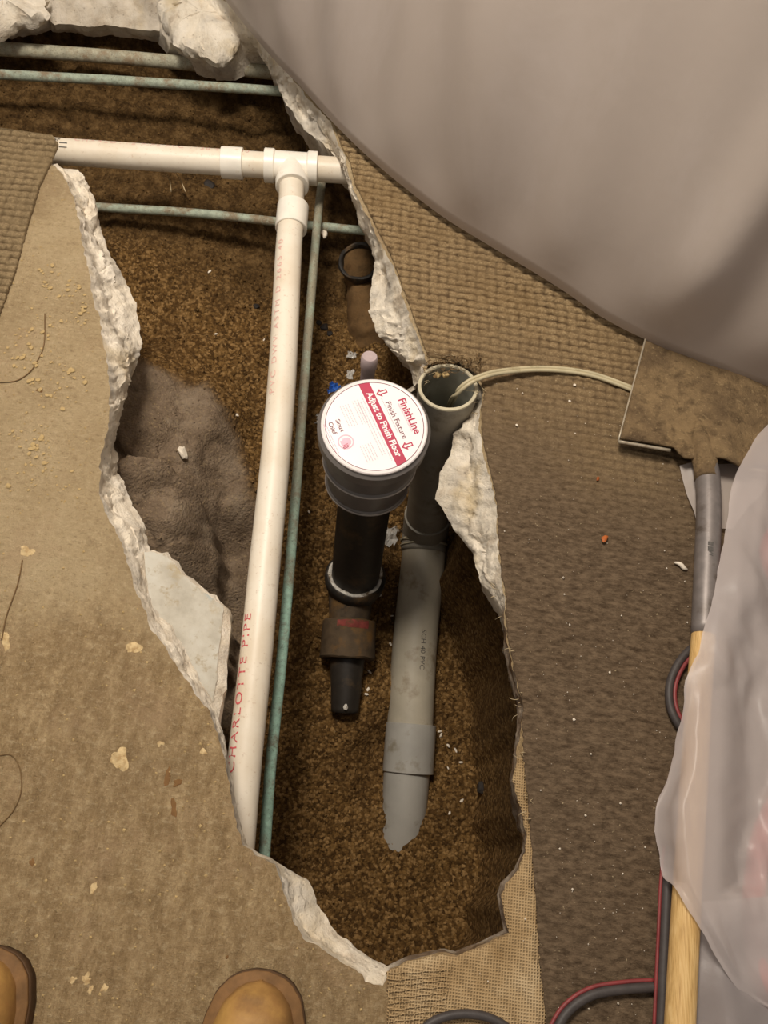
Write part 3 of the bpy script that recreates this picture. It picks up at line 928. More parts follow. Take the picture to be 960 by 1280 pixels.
def text_mesh(body, size, bold=0.0, align='CENTER', spacing=1.0):
    cu = bpy.data.curves.new('txt', 'FONT')
    cu.body = body; cu.size = size; cu.align_x = align; cu.align_y = 'CENTER'
    cu.offset = bold; cu.resolution_u = 3; cu.space_character = spacing
    o = bpy.data.objects.new('txt', cu); COL.objects.link(o)
    dg = bpy.context.evaluated_depsgraph_get()
    me = o.evaluated_get(dg).to_mesh()
    v = np.array([x.co[:] for x in me.vertices]).reshape(-1, 3); f = [tuple(p.vertices) for p in me.polygons]
    o.evaluated_get(dg).to_mesh_clear()
    bpy.data.objects.remove(o); bpy.data.curves.remove(cu)
    return v, f

def text_on_pipe(name, body, A, B, s, th, rad, size, mat, parent, spacing=1.0, bold=0.0, flip=False, ysc=1.0):
    """Lettering wrapped round the pipe A->B, centred at distance s from A, at angle th from straight-up side."""
    ax = unit(B - A)
    up = np.array([0, 0, 1.0]); up = unit(up - ax * (up @ ax))
    side = np.cross(ax, up)
    v, f = text_mesh(body, size, bold, 'CENTER', spacing)
    x, y = v[:, 0], v[:, 1] * ysc
    if flip: x, y = -x, -y
    t_ = th - y / rad
    p = A + np.outer(s + x, ax) + (rad + .0003) * (np.outer(np.cos(t_), up) + np.outer(np.sin(t_), side))
    return obj(name, p, f, mat, parent, False)

def hub(name, A, axis, length, r, mat, parent, lip=0.0035, seg=36, lips=(1, 1)):
    """Moulded pipe collar: chamfered shoulders with a thicker lip at each mouth."""
    c_ = .0025
    pr = [(0, r - .006), (0, r + (lip if lips[0] else 0) - .0012), (.001, r + (lip if lips[0] else 0))]
    if lips[0]: pr += [(.008, r + lip), (.010, r)]
    if lips[1]: pr += [(length - .010, r), (length - .008, r + lip)]
    pr += [(length - .001, r + (lip if lips[1] else 0)), (length, r + (lip if lips[1] else 0) - .0012), (length, r - .006)]
    return revolve(name, A, axis, pr, mat, parent, seg)

# white PVC run
SIDE = 1.0
rp = .0238
Hl, Hr = P(-240, 168, -.052), P(470, 216, -.062)
tee = P(365, 206, -.058)
long_a, long_b = P(366, 262, -.060), P(302, 1120, -.165)
pv = thing('drain_pipe', 'long white plastic drain pipe with a tee, crossing the pit', 'pipe', tee)
axh = unit(Hr - Hl)
def on_h(u):   # point on the horizontal axis under pixel column u
    best = min(np.linspace(0, 1, 1500), key=lambda s: abs(proj(Hl + (Hr - Hl) * s)[0] - u))
    return Hl + (Hr - Hl) * best
def proj(p):
    q_ = np.asarray(p) - CAM
    zz = q_ @ _d
    return 480 + F * (q_ @ _r) / zz, 640 - F * (q_ @ _u) / zz
tube('cross_pipe', np.linspace(Hl, Hr, 40), rp, M_PVC, pv, 36)
a = on_h(277); b = on_h(304)
hub('coupling', a, axh, np.linalg.norm(b - a), rp + .0052, M_PVCFIT, pv, 0.0)
a = on_h(331); b = on_h(397)
Lt = np.linalg.norm(b - a)
te = revolve('tee_fitting', a, axh, [(0, rp - .002), (0, rp + .0065), (.001, rp + .0075), (.018, rp + .0075), (.021, rp + .0042), (Lt - .021, rp + .0042), (Lt - .018, rp + .0075), (Lt - .001, rp + .0075), (Lt, rp + .0065), (Lt, rp - .002)], M_PVCFIT, pv, 40)
tc = (a + b) / 2 + axh * 0.001
br = P(366, 262, -.062) - tc
br = unit(br)
revolve('branch_hub', tc, br, [(0, rp + .004), (.034, rp + .0044), (.038, rp + .0078), (.053, rp + .0078), (.054, rp + .0066), (.054, rp - .002)], M_PVCFIT, te, 40)
cpl = P(364, 272, -.062)
tube('branch_pipe', np.linspace(tc, cpl, 8), rp, M_PVC, pv, 36)
axl = unit(long_b - long_a)
c0 = P(366.5, 258, -.061)
bend = unit(P(362, 290, -.066) - c0)
hub('coupling', c0, unit(axl * .7 + bend * .3), .054, rp + .0055, M_PVCFIT, pv, 0.0)
lp_ = spline([P(365.5, 268, -.061), P(361, 310, -.066), P(353.5, 458, -.084), P(344, 577, -.098), P(331.5, 700, -.110), P(319.5, 825, -.120), P(306, 950, -.130), P(296, 1060, -.138), P(291, 1120, -.142)], 8)
tube('long_pipe', lp_, rp, M_PVC, pv, 36)
# red lettering reading up along the left side of the long pipe
lcum = np.concatenate([[0], np.cumsum(np.linalg.norm(np.diff(lp_, axis=0), axis=1))])
def pipe_s(v):
    vv_ = np.array([proj(p)[1] for p in lp_])
    return float(np.interp(v, vv_, lcum))
s1, s2 = pipe_s(968), pipe_s(772)
def text_on_path(name, body, path, s, length, th, rad, mat, parent, hgt, spacing=1.1):
    v, f = text_mesh(body, 1.0, 0, 'CENTER', spacing)
    w_ = v[:, 0].max() - v[:, 0].min()
    x = -(v[:, 0] - (v[:, 0].max() + v[:, 0].min()) / 2) * length / w_ + s
    h_ = v[:, 1].max() - v[:, 1].min()
    y = (v[:, 1] - (v[:, 1].max() + v[:, 1].min()) / 2) * hgt / h_
    cum = np.concatenate([[0], np.cumsum(np.linalg.norm(np.diff(path, axis=0), axis=1))])
    tg = np.gradient(path, axis=0); tg /= np.linalg.norm(tg, axis=1)[:, None]
    c_ = np.column_stack([np.interp(x, cum, path[:, k]) for k in range(3)])
    ax = np.column_stack([np.interp(x, cum, tg[:, k]) for k in range(3)]); ax /= np.linalg.norm(ax, axis=1)[:, None]
    up = np.array([0, 0, 1.0]) - ax * ax[:, 2:3]; up /= np.linalg.norm(up, axis=1)[:, None]
    side = np.cross(ax, up)
    t_ = th + y / rad
    return obj(name, c_ + (rad + .0006) * (np.cos(t_)[:, None] * up + np.sin(t_)[:, None] * side), f, mat, parent, False)
text_on_path('lettering', 'CHARLOTTE PIPE', lp_, (s1 + s2) / 2, s1 - s2, SIDE * .72, rp, M_REDPR, pv, .013, 1.25)
stuff(text_on_path('faded_lettering', 'PVC DWV ASTM D 2665 40', lp_, pipe_s(400), pipe_s(500) - pipe_s(310), SIDE * .6, rp, M_PALEPR, pv, .010, 1.4))
stuff(text_on_pipe('faded_lettering', 'CHARLOTTE PIPE PVC 1120 SCH 40', Hl, Hr, np.linalg.norm(on_h(205) - Hl), -.35, rp, .017, M_PALEPR, pv, 1.25, 0))
sb = np.linalg.norm(on_h(84) - Hl)
text_on_pipe('ink_code', '|||||||||', Hl, Hr, sb, .42 * -1 + .75, rp, .010, M_INK, pv, .8, .0006)
text_on_pipe('ink_code', 'NSF', Hl, Hr, np.linalg.norm(on_h(72) - Hl), -.15, rp, .012, M_INK, pv, 1.0, .0004)

# copper lines
def copper(name, pts, r, mat, label, n=14, ground=False):
    o = tube(name, spline(PP(pts), n), r, mat, None, 24)
    # tiny bends
    tag(o, label, 'pipe')
    return o
c1 = copper('copper_pipe', [(-230, 44, -.135), (0, 61, -.135), (150, 72, -.135), (260, 82, -.135), (420, 100, -.135)], .0145, M_COP_P, 'thicker weathered copper pipe farthest back, half under the broken chunk')
c2 = copper('copper_pipe', [(-230, 78, -.108), (0, 93, -.108), (150, 101, -.108), (350, 114, -.108), (440, 121, -.108)], .0098, M_COP_G, 'thin pale green copper pipe just in front of the thicker one')
c3 = copper('copper_pipe', [(60, 254, -.165), (125, 259, -.165), (250, 267, -.165), (380, 281, -.165), (460, 289, -.165), (520, 294, -.165)], .0088, M_COP_G, 'green copper pipe running below the white tee from side to side')
c4 = copper('copper_pipe', [(412, 140, -.138), (405, 205, -.138), (396, 285, -.140), (382, 458, -.165), (373, 577, -.185), (363, 700, -.20), (352, 825, -.212), (339, 950, -.225), (331, 1060, -.235), (326, 1140, -.24)], .0085, M_COP_V, 'long upright green copper pipe alongside the white drain pipe')
# pale stub next to the crossing
o = rock('plastic_scrap', P(405, 295, -.175), .010, M_CHIP, None, .6, 5, 2, (.7, 1.2)); tag(o, 'small pale plastic scrap beside the crossing of two copper pipes', 'scrap')

# grey riser and its buried run
g_top = P(560, 483, .004)
gp_ = thing('vent_pipe', 'grey plastic pipe with an open top, lying on the soil below', 'pipe', g_top)
g_bot = P(533, 655, -.42)
axg = unit(g_bot - g_top)
Lg = np.linalg.norm(g_bot - g_top)
ro = .0475
tk = .0062
revolve('riser', g_top, axg, [(.002, ro - .0005), (.19, ro - .001), (.192, ro - .0045), (Lg - .035, ro - .0048), (Lg - .034, ro - .001), (Lg, ro - .001), (Lg, .03)], M_GREYD, gp_, 48)
revolve('rim', g_top, axg, [(.003, ro), (.0005, ro - .0006), (0, ro - .002), (0, ro - tk + .001), (.002, ro - tk)], M_RIM, gp_, 48)
revolve('bore', g_top, axg, [(.002, ro - tk), (.26, ro - tk), (.26, 0.001)], M_GREYIN, gp_, 48)
rl = .0445
low = spline([P(531, 665, -.455), P(529, 700, -.472), P(519, 800, -.505), P(513, 900, -.535), P(507, 985, -.563), P(501, 1050, -.598), P(497, 1110, -.645)], 10)
# elbow joining riser to the lying run
elb = spline([g_top + axg * (Lg - .02), g_top + axg * (Lg + .012), P(531, 668, -.457), P(529, 690, -.468)], 8)
tube('elbow', elb, ro - .001, M_GREYD, gp_, 40)
tube('lower_pipe', low[:36], rl, M_GREY, gp_, 40)
tube('end_pipe', low[34:56], rl - .0005, M_GREYC, gp_, 40)
k0 = P(514, 905, -.537); k1 = P(510, 966, -.5545)
hub('coupling', k0, k1 - k0, np.linalg.norm(k1 - k0), rl + .0042, M_GREYC, gp_, 0.0)
# wraps of tape / wire at the joint
w0 = P(530, 672, -.459); wax = unit(P(529, 700, -.472) - w0)
for s, tl in ((-.012, .0), (.002, .12), (.010, -.1), (.016, .05)):
    nrm_ = unit(wax + np.array([tl, 0, tl * .5]))
    n1 = unit(np.cross(nrm_, [0, 0, 1])); n2 = np.cross(nrm_, n1)
    ring = [w0 + wax * s + (ro + .0005) * (math.cos(a) * n1 + math.sin(a) * n2) for a in np.linspace(0, 2 * math.pi, 40)]
    tube('wrap_strand', ring, .0014, M_RIM if s > 0 else M_TAPE, gp_, 8, False)
text_on_pipe('ink_code', 'SCH 40 PVC', P(519, 800, -.505), P(513, 900, -.535), .022, .0 - .28, rl, .014, M_INK, gp_, 1.05, 0)
# debris in the open top
for k in range(7):
    a = R.uniform(2.2, 4.2)
    o = rock('debris', g_top + axg * .020 + np.array([.030 * math.cos(a) * R.random(), .026 + .014 * R.random(), .006 * R.random()]), R.uniform(.003, .007), M_CRUMB if k % 2 else M_HAIRD, gp_, .6, 60 + k)

# black cleanout riser with its white lid
lid_c = P(468, 534, .010)
bell = P(444, 722, -.395)
bk = thing('cleanout_riser', 'black cleanout pipe capped by a white printed round lid', 'drain', lid_c)
axb = unit(bell - lid_c)              # downwards
R_L = .0845
tilt = math.radians(5)
ln = unit(np.array([0.03, -math.sin(tilt), math.cos(tilt)]))   # lid normal
dn = -ln
revolve('collar', lid_c, dn, [(.0015, R_L - .012), (.0005, R_L - .004), (.004, R_L + .001), (.028, R_L + .0005), (.031, R_L - .0045), (.033, R_L - .012)], M_ABSG, bk, 72)
mid = lid_c + dn * .028
axm = unit(axb * .75 + dn * .25)
revolve('adapter', mid, axm, [(0, R_L - .010), (.002, R_L - .0085), (.058, R_L - .0135), (.060, R_L - .0105), (.0645, R_L - .0105), (.066, R_L - .0140), (.112, R_L - .0185), (.114, R_L - .016), (.120, R_L - .016), (.122, R_L - .020), (.124, .044)], M_ABSG, bk, 64)
revolve('adapter_ring', mid + axm * .0600, axm, [(0, R_L - .0100), (.0012, R_L - .0090), (.0030, R_L - .0090), (.0042, R_L - .0100)], M_ABSL, bk, 64)
revolve('adapter_ring', mid + axm * .1150, axm, [(0, R_L - .0155), (.0012, R_L - .0145), (.0035, R_L - .0145), (.005, R_L - .0155)], M_ABSL, bk, 64)
pst = mid + axm * .110
rk = .0455
tube('riser_pipe', np.linspace(pst, bell + unit(bell - pst) * .03, 16), rk, M_ABS, bk, 48)
axp = unit(bell - pst)
revolve('hub', bell - axp * .012, axp, [(.006, rk), (0, rk + .004), (.001, rk + .009), (.006, rk + .0125), (.014, rk + .013), (.03, rk + .010), (.05, rk + .004), (.06, .01)], M_HUBK, bk, 48, noise=.0012)
revolve('cement_ring', bell - axp * .0132, axp, [(.002, rk - .001), (.0, rk + .0025), (.0008, rk + .006), (.004, rk + .0085)], M_CEMENT, bk, 48, noise=.0016)
fit = spline([bell + axp * .03, P(438, 752, -.430), P(437, 780, -.445)], 8)
tube('elbow', fit, np.linspace(.046, .038, len(fit)), M_CAST, bk, 36, noise=.0012)
q0, q1 = P(437, 776, -.447), P(434, 824, -.462)
revolve('coupling', q0, q1 - q0, [(0, .038), (0, .049), (.003, .052), (np.linalg.norm(q1 - q0) - .003, .053), (np.linalg.norm(q1 - q0), .050), (np.linalg.norm(q1 - q0), .03)], M_RUBBER, bk, 40, noise=.0016)
# dull red mark on the coupling's back edge
ax_ = unit(q1 - q0)
up_ = unit(np.array([0, 0, 1.0]) - ax_ * ax_[2]); sd_ = np.cross(ax_, up_)
vv, ff = [], []
for i, a in enumerate(np.linspace(-.75, .45, 16)):
    for s in (.003, .006, .014, .018):
        rr = .0530 if s in (.006, .014) else .0518
        vv.append(q0 + ax_ * s + rr * (math.cos(a) * up_ + math.sin(a) * sd_))
for i in range(15):
    for j in range(3):
        ff.append((i * 4 + j, i * 4 + j + 1, i * 4 + j + 5, i * 4 + j + 4))
obj('red_mark', vv, ff, M_REDPAINT, bk)
tl = spline([P(434, 822, -.463), P(433, 850, -.474), P(431, 890, -.492)], 8)
tube('tail_pipe', tl, np.linspace(.034, .026, len(tl)), M_ABS, bk, 32)
o = rock('cement_dab', P(432, 884, -.462), .006, M_CEMENT, bk, .5, 3)
# lid
ex = P(468 + .45 * 30, 534 + .89 * 30, .010) - lid_c; ex = unit(ex - ln * (ex @ ln)); ey = np.cross(ln, ex)
lid = revolve('lid', lid_c, ln, [(-.004, R_L - .006), (.001, R_L - .0045), (.0042, R_L - .0045), (.0055, R_L - .006), (.0055, R_L - .009), (.0050, R_L - .010), (.0050, .0005)], M_LIDRIM, bk, 96, cap1=True)
LR = R_L - .0045
LZ = .0052
def lab(name, v, f, mat, dz=0.0):
    v = np.asarray(v, float)
    p = lid_c + np.outer(v[:, 0] * LR, ex) + np.outer(v[:, 1] * LR, ey) + ln * (LZ + dz)
    return obj(name, p, f, mat, lid, False)
def disc(r0, r1, n=96, cen=(0, 0)):
    v, f = [], []
    for j in range(n):
        a = 2 * math.pi * j / n
        v.append((cen[0] + r0 * math.cos(a), cen[1] + r0 * math.sin(a), 0)); v.append((cen[0] + r1 * math.cos(a), cen[1] + r1 * math.sin(a), 0))
    for j in range(n):
        k = (j + 1) % n
        f.append((2 * j, 2 * j + 1, 2 * k + 1, 2 * k))
    return v, f
n = 96
lab('label', [(.955 * math.cos(2 * math.pi * j / n), .955 * math.sin(2 * math.pi * j / n), 0) for j in range(n)], [tuple(range(n))], M_LABEL, .0001)
lab('printed_ring', *disc(.915, .928), M_DARKRED, .0003)
b0, b1 = .055, .265
bv = [(x, y, 0) for x, y in ([(-math.sqrt(.92 ** 2 - b0 ** 2), b0)] + [(math.sqrt(.92 ** 2 - y * y), y) for y in np.linspace(b0, b1, 5)] + [(-math.sqrt(.92 ** 2 - y * y), y) for y in np.linspace(b1, b0, 5)])]
lab('crimson_band', bv, [tuple(range(len(bv)))], M_CRIMSON, .0003)
def lab_text(name, body, cx_, cy_, width, mat, bold=0.0, dz=.0005, spacing=1.0, ysc=1.0):
    v, f = text_mesh(body, 1.0, bold, 'CENTER', spacing)
    w_ = v[:, 0].max() - v[:, 0].min()
    k = width / w_
    mx = (v[:, 0].max() + v[:, 0].min()) / 2; my = (v[:, 1].max() + v[:, 1].min()) / 2
    v = np.column_stack([(v[:, 0] - mx) * k + cx_, (v[:, 1] - my) * k * ysc + cy_, 0 * v[:, 0]])
    return lab(name, v, f, mat, dz)
lab_text('lettering', 'Adjust to Finish Floor', .03, .155, 1.44, M_LABEL, .028, .0005, 1.0, 1.05)
lab_text('lettering', 'Finish Fixture', .04, .43, .82, M_DARKRED, .0)
lab_text('lettering', 'FinishLine', .05, .70, .78, M_CRIMSON, .022)
lab_text('lettering', 'ADJUSTABLE FLOOR CLEANOUT', .05, .60, .64, M_PINK, 0)
lab_text('lettering', 'Sioux', -.23, -.60, .27, M_DARKRED, .012)
lab_text('lettering', 'Chief', -.23, -.75, .26, M_DARKRED, .012)
# faint fine print as hairline rows
fv, ff = [], []
def bar(x0, x1, y, h):
    k = len(fv); fv.extend([(x0, y, 0), (x1, y, 0), (x1, y + h, 0), (x0, y + h, 0)]); ff.append((k, k + 1, k + 2, k + 3))
for (xa, xb, ya, nrow) in ((-.62, -.10, -.10, 3), (-.62, .78, .005, 1), (-.55, .62, -.06, 2), (-.60, -.12, -.30, 4), (.30, .66, -.22, 5), (-.50, .30, .34, 1)):
    for k in range(nrow):
        x = xa
        while x < xb:
            w_ = R.uniform(.02, .07)
            bar(x, min(x + w_, xb), ya - k * .052, .016)
            x += w_ + .014
stuff(lab('fine_print', fv, ff, M_GREYPR, .0004))
for sx_ in (-.60, .60):
    # outlined arrow pointing away from the reading direction
    s_ = .115
    ar = np.array([(0, -1), (.78, -.1), (.36, -.1), (.36, .95), (-.36, .95), (-.36, -.1), (-.78, -.1)]) * s_ + (sx_, .40)
    ce_ = ar.mean(0); inn = ce_ + (ar - ce_) * .50
    inn = np.array([(0, -.62), (.36, -.26), (.16, -.26), (.16, .75), (-.16, .75), (-.16, -.26), (-.36, -.26)]) * s_ + (sx_, .40)
    v = [(p[0], p[1], 0) for p in ar] + [(p[0], p[1], 0) for p in inn]
    lab('arrow', v, [(i, (i + 1) % 7, 7 + (i + 1) % 7, 7 + i) for i in range(7)], M_CRIMSON, .0004)
# round emblem with a head in profile
em = (.12, -.63)
lab('emblem', *disc(.125, .150, 40, em), M_PINK, .0004)
hd = np.array([(-.05, -.10), (-.05, -.045), (-.085, -.035), (-.075, -.01), (-.095, .0), (-.075, .035), (-.07, .07), (-.03, .10), (.03, .10), (.075, .07), (.10, .0), (.115, -.10), (.06, -.08), (.04, -.10)])
lab('emblem', [(em[0] + a, em[1] + b, 0) for a, b in hd], [tuple(range(len(hd)))], M_PINK, .0004)
for k in range(3):
    x = em[0] + .04 + .03 * k
    lab('emblem', [(x, em[1] + .02, 0), (x + .012, em[1] + .02, 0), (x + .03, em[1] - .09, 0), (x + .018, em[1] - .09, 0)], [(0, 1, 2, 3)], M_CRIMSON, .0006)
fv, ff = [], []
for k in range(2):
    x = -.36
    while x < .26:
        w_ = R.uniform(.03, .07); bar(x, x + w_, -.845 - k * .04, .013); x += w_ + .014
stuff(lab('fine_print', fv, ff, M_PINK, .0004))

# old dirt-caked drain with an open black hub
hb = P(449, 326, -.205)
dr = thing('old_drain', 'old dirt-caked drain with an open black hub, half under the floor', 'drain', hb)
hax = unit(np.array([.10, .34, -.94]))
revolve('hub', hb, hax, [(.05, .031), (.010, .0335), (.001, .035), (-.001, .038), (.0, .041), (.006, .0435), (.018, .0425), (.026, .038), (.03, .034)], M_HUBK, dr, 44, noise=.0022)
bp = spline([hb + hax * .012, hb + hax * .05, P(458, 385, -.285), P(463, 412, -.315), P(468, 450, -.36)], 8)
tube('body', bp, np.interp(np.linspace(0, 1, len(bp)), [0, .3, .6, .68, .74, .8, 1], [.035, .036, .042, .050, .052, .045, .045]), M_MUD, dr, 36, True, .004)
revolve('bore', hb + hax * .030, hax, [(0, .033), (.004, .0005)], M_CAST, dr, 32, noise=.003)

# little stub and scraps behind the lid
s0 = P(458, 470, -.06); s1 = P(459, 452 + 18, -.01)
st_ = revolve('pipe_stub', P(457, 490, -.13), np.array([0.02, .12, 1.0]), [(0, .011), (.060, .0125), (.064, .0142), (.084, .0142), (.088, .012), (.088, .003)], M_STUB, None, 28, cap0=True, cap1=True)
tag(st_, 'small mauve-grey plastic stub poking up behind the white lid', 'pipe')
def crumple(name, c, r, mat, seed, label, cat='scrap', flat=.5):
    rs = np.random.RandomState(seed)
    n_ = 7
    v = []
    for j in range(n_):
        for i in range(n_):
            x, y = (i / (n_ - 1) - .5) * 2, (j / (n_ - 1) - .5) * 2
            v.append((x * r * rs.uniform(.7, 1.1), y * r * rs.uniform(.7, 1.1), r * flat * rs.uniform(0, 1)))
    f = [(j * n_ + i, j * n_ + i + 1, (j + 1) * n_ + i + 1, (j + 1) * n_ + i) for j in range(n_ - 1) for i in range(n_ - 1)]
    v = np.array(v)
    o = obj(name, v + c, f, mat, None, False)
    md = o.modifiers.new('s', 'SOLIDIFY'); md.thickness = .0008
    return tag(o, label, cat)
def soil_pt(u, v, dz=0): 
    p = on_soil(u, v); p[2] += dz; return p
crumple('plastic_scrap', P(418, 487, -.16), .011, M_BLUE, 1, 'crumpled bright blue plastic scrap beside the white lid', flat=1.0)
crumple('plastic_wrap', soil_pt(440, 470, .002), .012, M_CLEAR, 2, 'clear crinkled plastic wrap behind the white lid')
crumple('plastic_wrap', soil_pt(402, 525, .002), .013, M_CLEAR, 3, 'clear crinkled plastic wrap beside the long copper pipe')
crumple('plastic_wrap', soil_pt(484, 672, .002), .022, M_CLEAR, 4, 'clear crinkled plastic between the black riser and grey pipe', flat=1.2)
crumple('plastic_wrap', soil_pt(440, 472 - 27, .002), .010, M_CLEAR, 8, 'clear plastic shard on soil near the old drain')
for k, (u, v, r) in enumerate([(406, 410, .010), (398, 404, .007), (412, 417, .008), (320, 384, .008), (262, 232, .014), (600, 986, .013)]):
    p = soil_pt(u, v, -.002)
    lb = ['tarry black lump by the copper pipe, largest of three', 'tarry black lump by the copper pipe, farthest of three', 'tarry black lump by the copper pipe, nearest of three', 'tarry black lump on soil just left of the white long pipe', 'blackened lump under the white cross pipe', 'blackened lump on soil below the right carpet edge'][k]
    tag(rock('tar_lump', p, r, M_TAR, None, .5, 30 + k, 2), lb, 'lump', 'black lumps in the pit')

# pebbles and chips in the pit
o = rock('pebble', soil_pt(230, 570, -.001), .0115, M_CHIP, None, .75, 11, 2, (.8, 1.3)); tag(o, 'white concrete pebble lying on grey clay left of the pipes', 'pebble')
chips = [(577, 1001), (550, 914), (551, 919), (560, 932), (570, 938), (576, 953), (562, 1017), (488, 805), (460, 862), (458, 868), (462, 840), (262, 340), (386, 640), (470, 720), (475, 745), (330, 425), (296, 520), (270, 418), (560, 960), (490, 770)]
CHIPL = ['white chip on soil farthest from the grey pipe end, to its right', 'topmost of the white chips right of the grey coupling', 'second white chip down beside the grey coupling, almost touching the first',
 'third white chip down beside the grey coupling', 'fourth white chip down right of the grey coupling', 'fifth white chip down, just below the grey coupling level', 'white chip on soil beside the buried end of the grey pipe',
 'white chip between the black coupling and the long grey pipe, middle height', 'upper white chip beside the tapered black tail pipe', 'middle white chip beside the tapered black tail pipe', 'white chip just under the black rubber coupling corner',
 'white chip on soil just below the green crossing copper pipe', 'white chip between the green copper pipe and the black riser pipe', 'white chip beside the black hub, upper one', 'white chip beside the black hub, lower one',
 'white chip close to the left side of the long white pipe, upper one', 'white chip by the edge of the grey clay, near the white pipe', 'white chip alone on open soil left of the white pipe', 'white chip right of the grey pipe below the fourth chip', 'white chip left of the grey pipe, near the black coupling']
for k, (u, v) in enumerate(chips):
    o = rock('plaster_chip', soil_pt(u, v, 0), R.uniform(.0028, .0048), M_CHIP, None, .45, 100 + k, 1, (.7, 1.4))
    tag(o, CHIPL[k], 'chip', 'white chips on the soil')
# rootlets under the cross pipe
for k, pts in enumerate([[(206, 212, -.10), (212, 225, -.17), (214, 240, -.19)], [(218, 214, -.10), (226, 226, -.17), (232, 240, -.19)]]):
    o = tube('rootlet', spline(PP(pts), 6), .0012, M_HAIR, None, 6)
    tag(o, ['thin pale rootlet hanging under the white cross pipe, left one', 'thin pale rootlet hanging under the white cross pipe, right one'][k], 'root')

# flat bluish shard leaning in the broken edge
shard_top = [(178, 690, -.055), (205, 690, -.06), (240, 728, -.075), (281, 756, -.09), (276, 790, -.09), (270, 850, -.085), (263, 893, -.075), (238, 852, -.06), (208, 812, -.055), (186, 745, -.05)]
sv = np.array(PP(shard_top))
# best plane, keep it flat
cc = sv.mean(0); uu, ss, vt = np.linalg.svd(sv - cc)
nn = vt[2] if vt[2][2] > 0 else -vt[2]
sv = sv - np.outer((sv - cc) @ nn, nn)
ns = len(sv)
dense = []
for i in range(ns):
    a, b = sv[i], sv[(i + 1) % ns]
    for s in range(6):
        p = a + (b - a) * s / 6
        dense.append(p + .0012 * np.array([R.uniform(-1, 1), R.uniform(-1, 1), 0]))
dense = np.array(dense); nd = len(dense)
cen_d = dense.mean(0)
hz = np.array([1.0, 0.1, 0])
rings = [dense * .99 + cen_d * .01, dense - nn * .0025, dense - nn * .016 + .012 * hz + .004 * (dense - cen_d) / .05, dense - nn * .045 + .022 * hz + .004 * (dense - cen_d) / .05]
for k in (2, 3):
    rings[k] = rings[k] + .003 * np.stack([fbm(rings[k], 70, 3), fbm(rings[k] + 4, 70, 3), fbm(rings[k] + 8, 70, 3)], 1)
sv_ = np.concatenate(rings)
sf_ = [tuple(range(nd))]
for k in range(3):
    for i in range(nd):
        j = (i + 1) % nd
        sf_.append((k * nd + i, (k + 1) * nd + i, (k + 1) * nd + j, k * nd + j))
t = NT('bluish_concrete_face')
c = t.ramp(t.noise(20, 6, 0.6), [(0.3, srgb(172, 165, 150)), (0.5, srgb(196, 190, 176)), (0.7, srgb(206, 203, 192))])
c = t.mix(t.f(t.noise(11, 5), 0.60, 0.68, 0, .7), c, srgb(140, 172, 184))
c = t.mix(t.f(t.noise(60, 5, .7), 0.57, 0.68, 0, .7), c, srgb(160, 142, 110))
c = t.mix(t.f(t.noise(24, 6, .7), 0.58, 0.70, 0, .6), c, srgb(176, 158, 124))
t.bsdf(c, .85, .25, t.bump(t.noise(90, 6, .7), .35, .004))
M_BLUISH = t.m
sh = obj('concrete_shard', sv_, sf_, None, None, True, {'dirt': np.zeros(len(sv_)), 'bluish': np.zeros(len(sv_))}, [M_BLUISH, M_FRAC], [0] + [1] * (len(sf_) - 1))
sharp(sh, 30)
tag(sh, 'flat pale bluish concrete shard jutting from the left broken edge', 'concrete')
# second broken chunk, hanging at the far edge
def chunk(name, px, thick, label, seed, mat=M_FRAC):
    pts = np.array(PP(px)); cc = pts.mean(0)
    n_ = 40
    # resample outline
    loop = []
    for i in range(len(pts)):
        a, b = pts[i], pts[(i + 1) % len(pts)]
        k = max(2, int(np.linalg.norm(b - a) / .007))
        for s in range(k): loop.append(a + (b - a) * s / k)
    loop = np.array(loop); n_ = len(loop)
    V = []
    prof = [(0.0, .75, thick), (.35, .55, thick), (.7, .25, thick), (.92, .0, thick), (1.0, -.35, thick), (.92, -.75, thick), (.6, -1.0, thick)]
    for s, h, th in prof:
        p = cc + (loop - cc) * max(s, .02)
        p = p + np.array([0, 0, h * th])
        amp = .010 if s > .05 else 0
        p = p + amp * np.stack([fbm(p + seed, 26, 5, .6), fbm(p + seed + 3, 26, 5, .6), fbm(p + seed + 7, 26, 5, .6)], 1)
        V.append(p)
    V = np.concatenate(V); f = [tuple(range(n_))]
    for k in range(len(prof) - 1):
        for i in range(n_):
            j = (i + 1) % n_
            f.append((k * n_ + i, (k + 1) * n_ + i, (k + 1) * n_ + j, k * n_ + j))
    o = obj(name, V, f, mat, None, True, {'dirt': np.full(len(V), .04), 'bluish': np.zeros(len(V))})
    sharp(o, 40)
    return tag(o, label, 'concrete')
chunk('concrete_chunk', [(196, 2, -.05), (205, 34, -.055), (224, 58, -.06), (246, 66, -.06), (270, 74, -.06), (284, 66, -.06), (304, 40, -.05), (312, 12, -.04), (280, -20, -.03), (220, -30, -.03)], .035, 'jagged pale concrete chunk hanging from the far broken edge by the plastic', 3)
chunk('concrete_chunk', [(-60, 20, -.05), (-10, 34, -.05), (20, 24, -.05), (40, 26, -.05), (60, 16, -.05), (52, -12, -.04), (20, -30, -.03), (-60, -30, -.03)], .035, 'jagged pale concrete chunk in the far left corner above the copper pipes', 9)
# crumbly lumps caught on the right lip
for k, (u, v, r) in enumerate([(386, 118, .017), (398, 134, .016), (392, 146, .013), (406, 158, .014), (378, 128, .014), (402, 148, .012), (412, 168, .011)]):
    o = rock('concrete_lump', P(u, v, -.035), r, M_FRAC, None, .8, 200 + k, 2)
    tag(o, 'small rounded aggregate lump on the broken lip above the tee', 'concrete', 'aggregate lumps on the right lip')

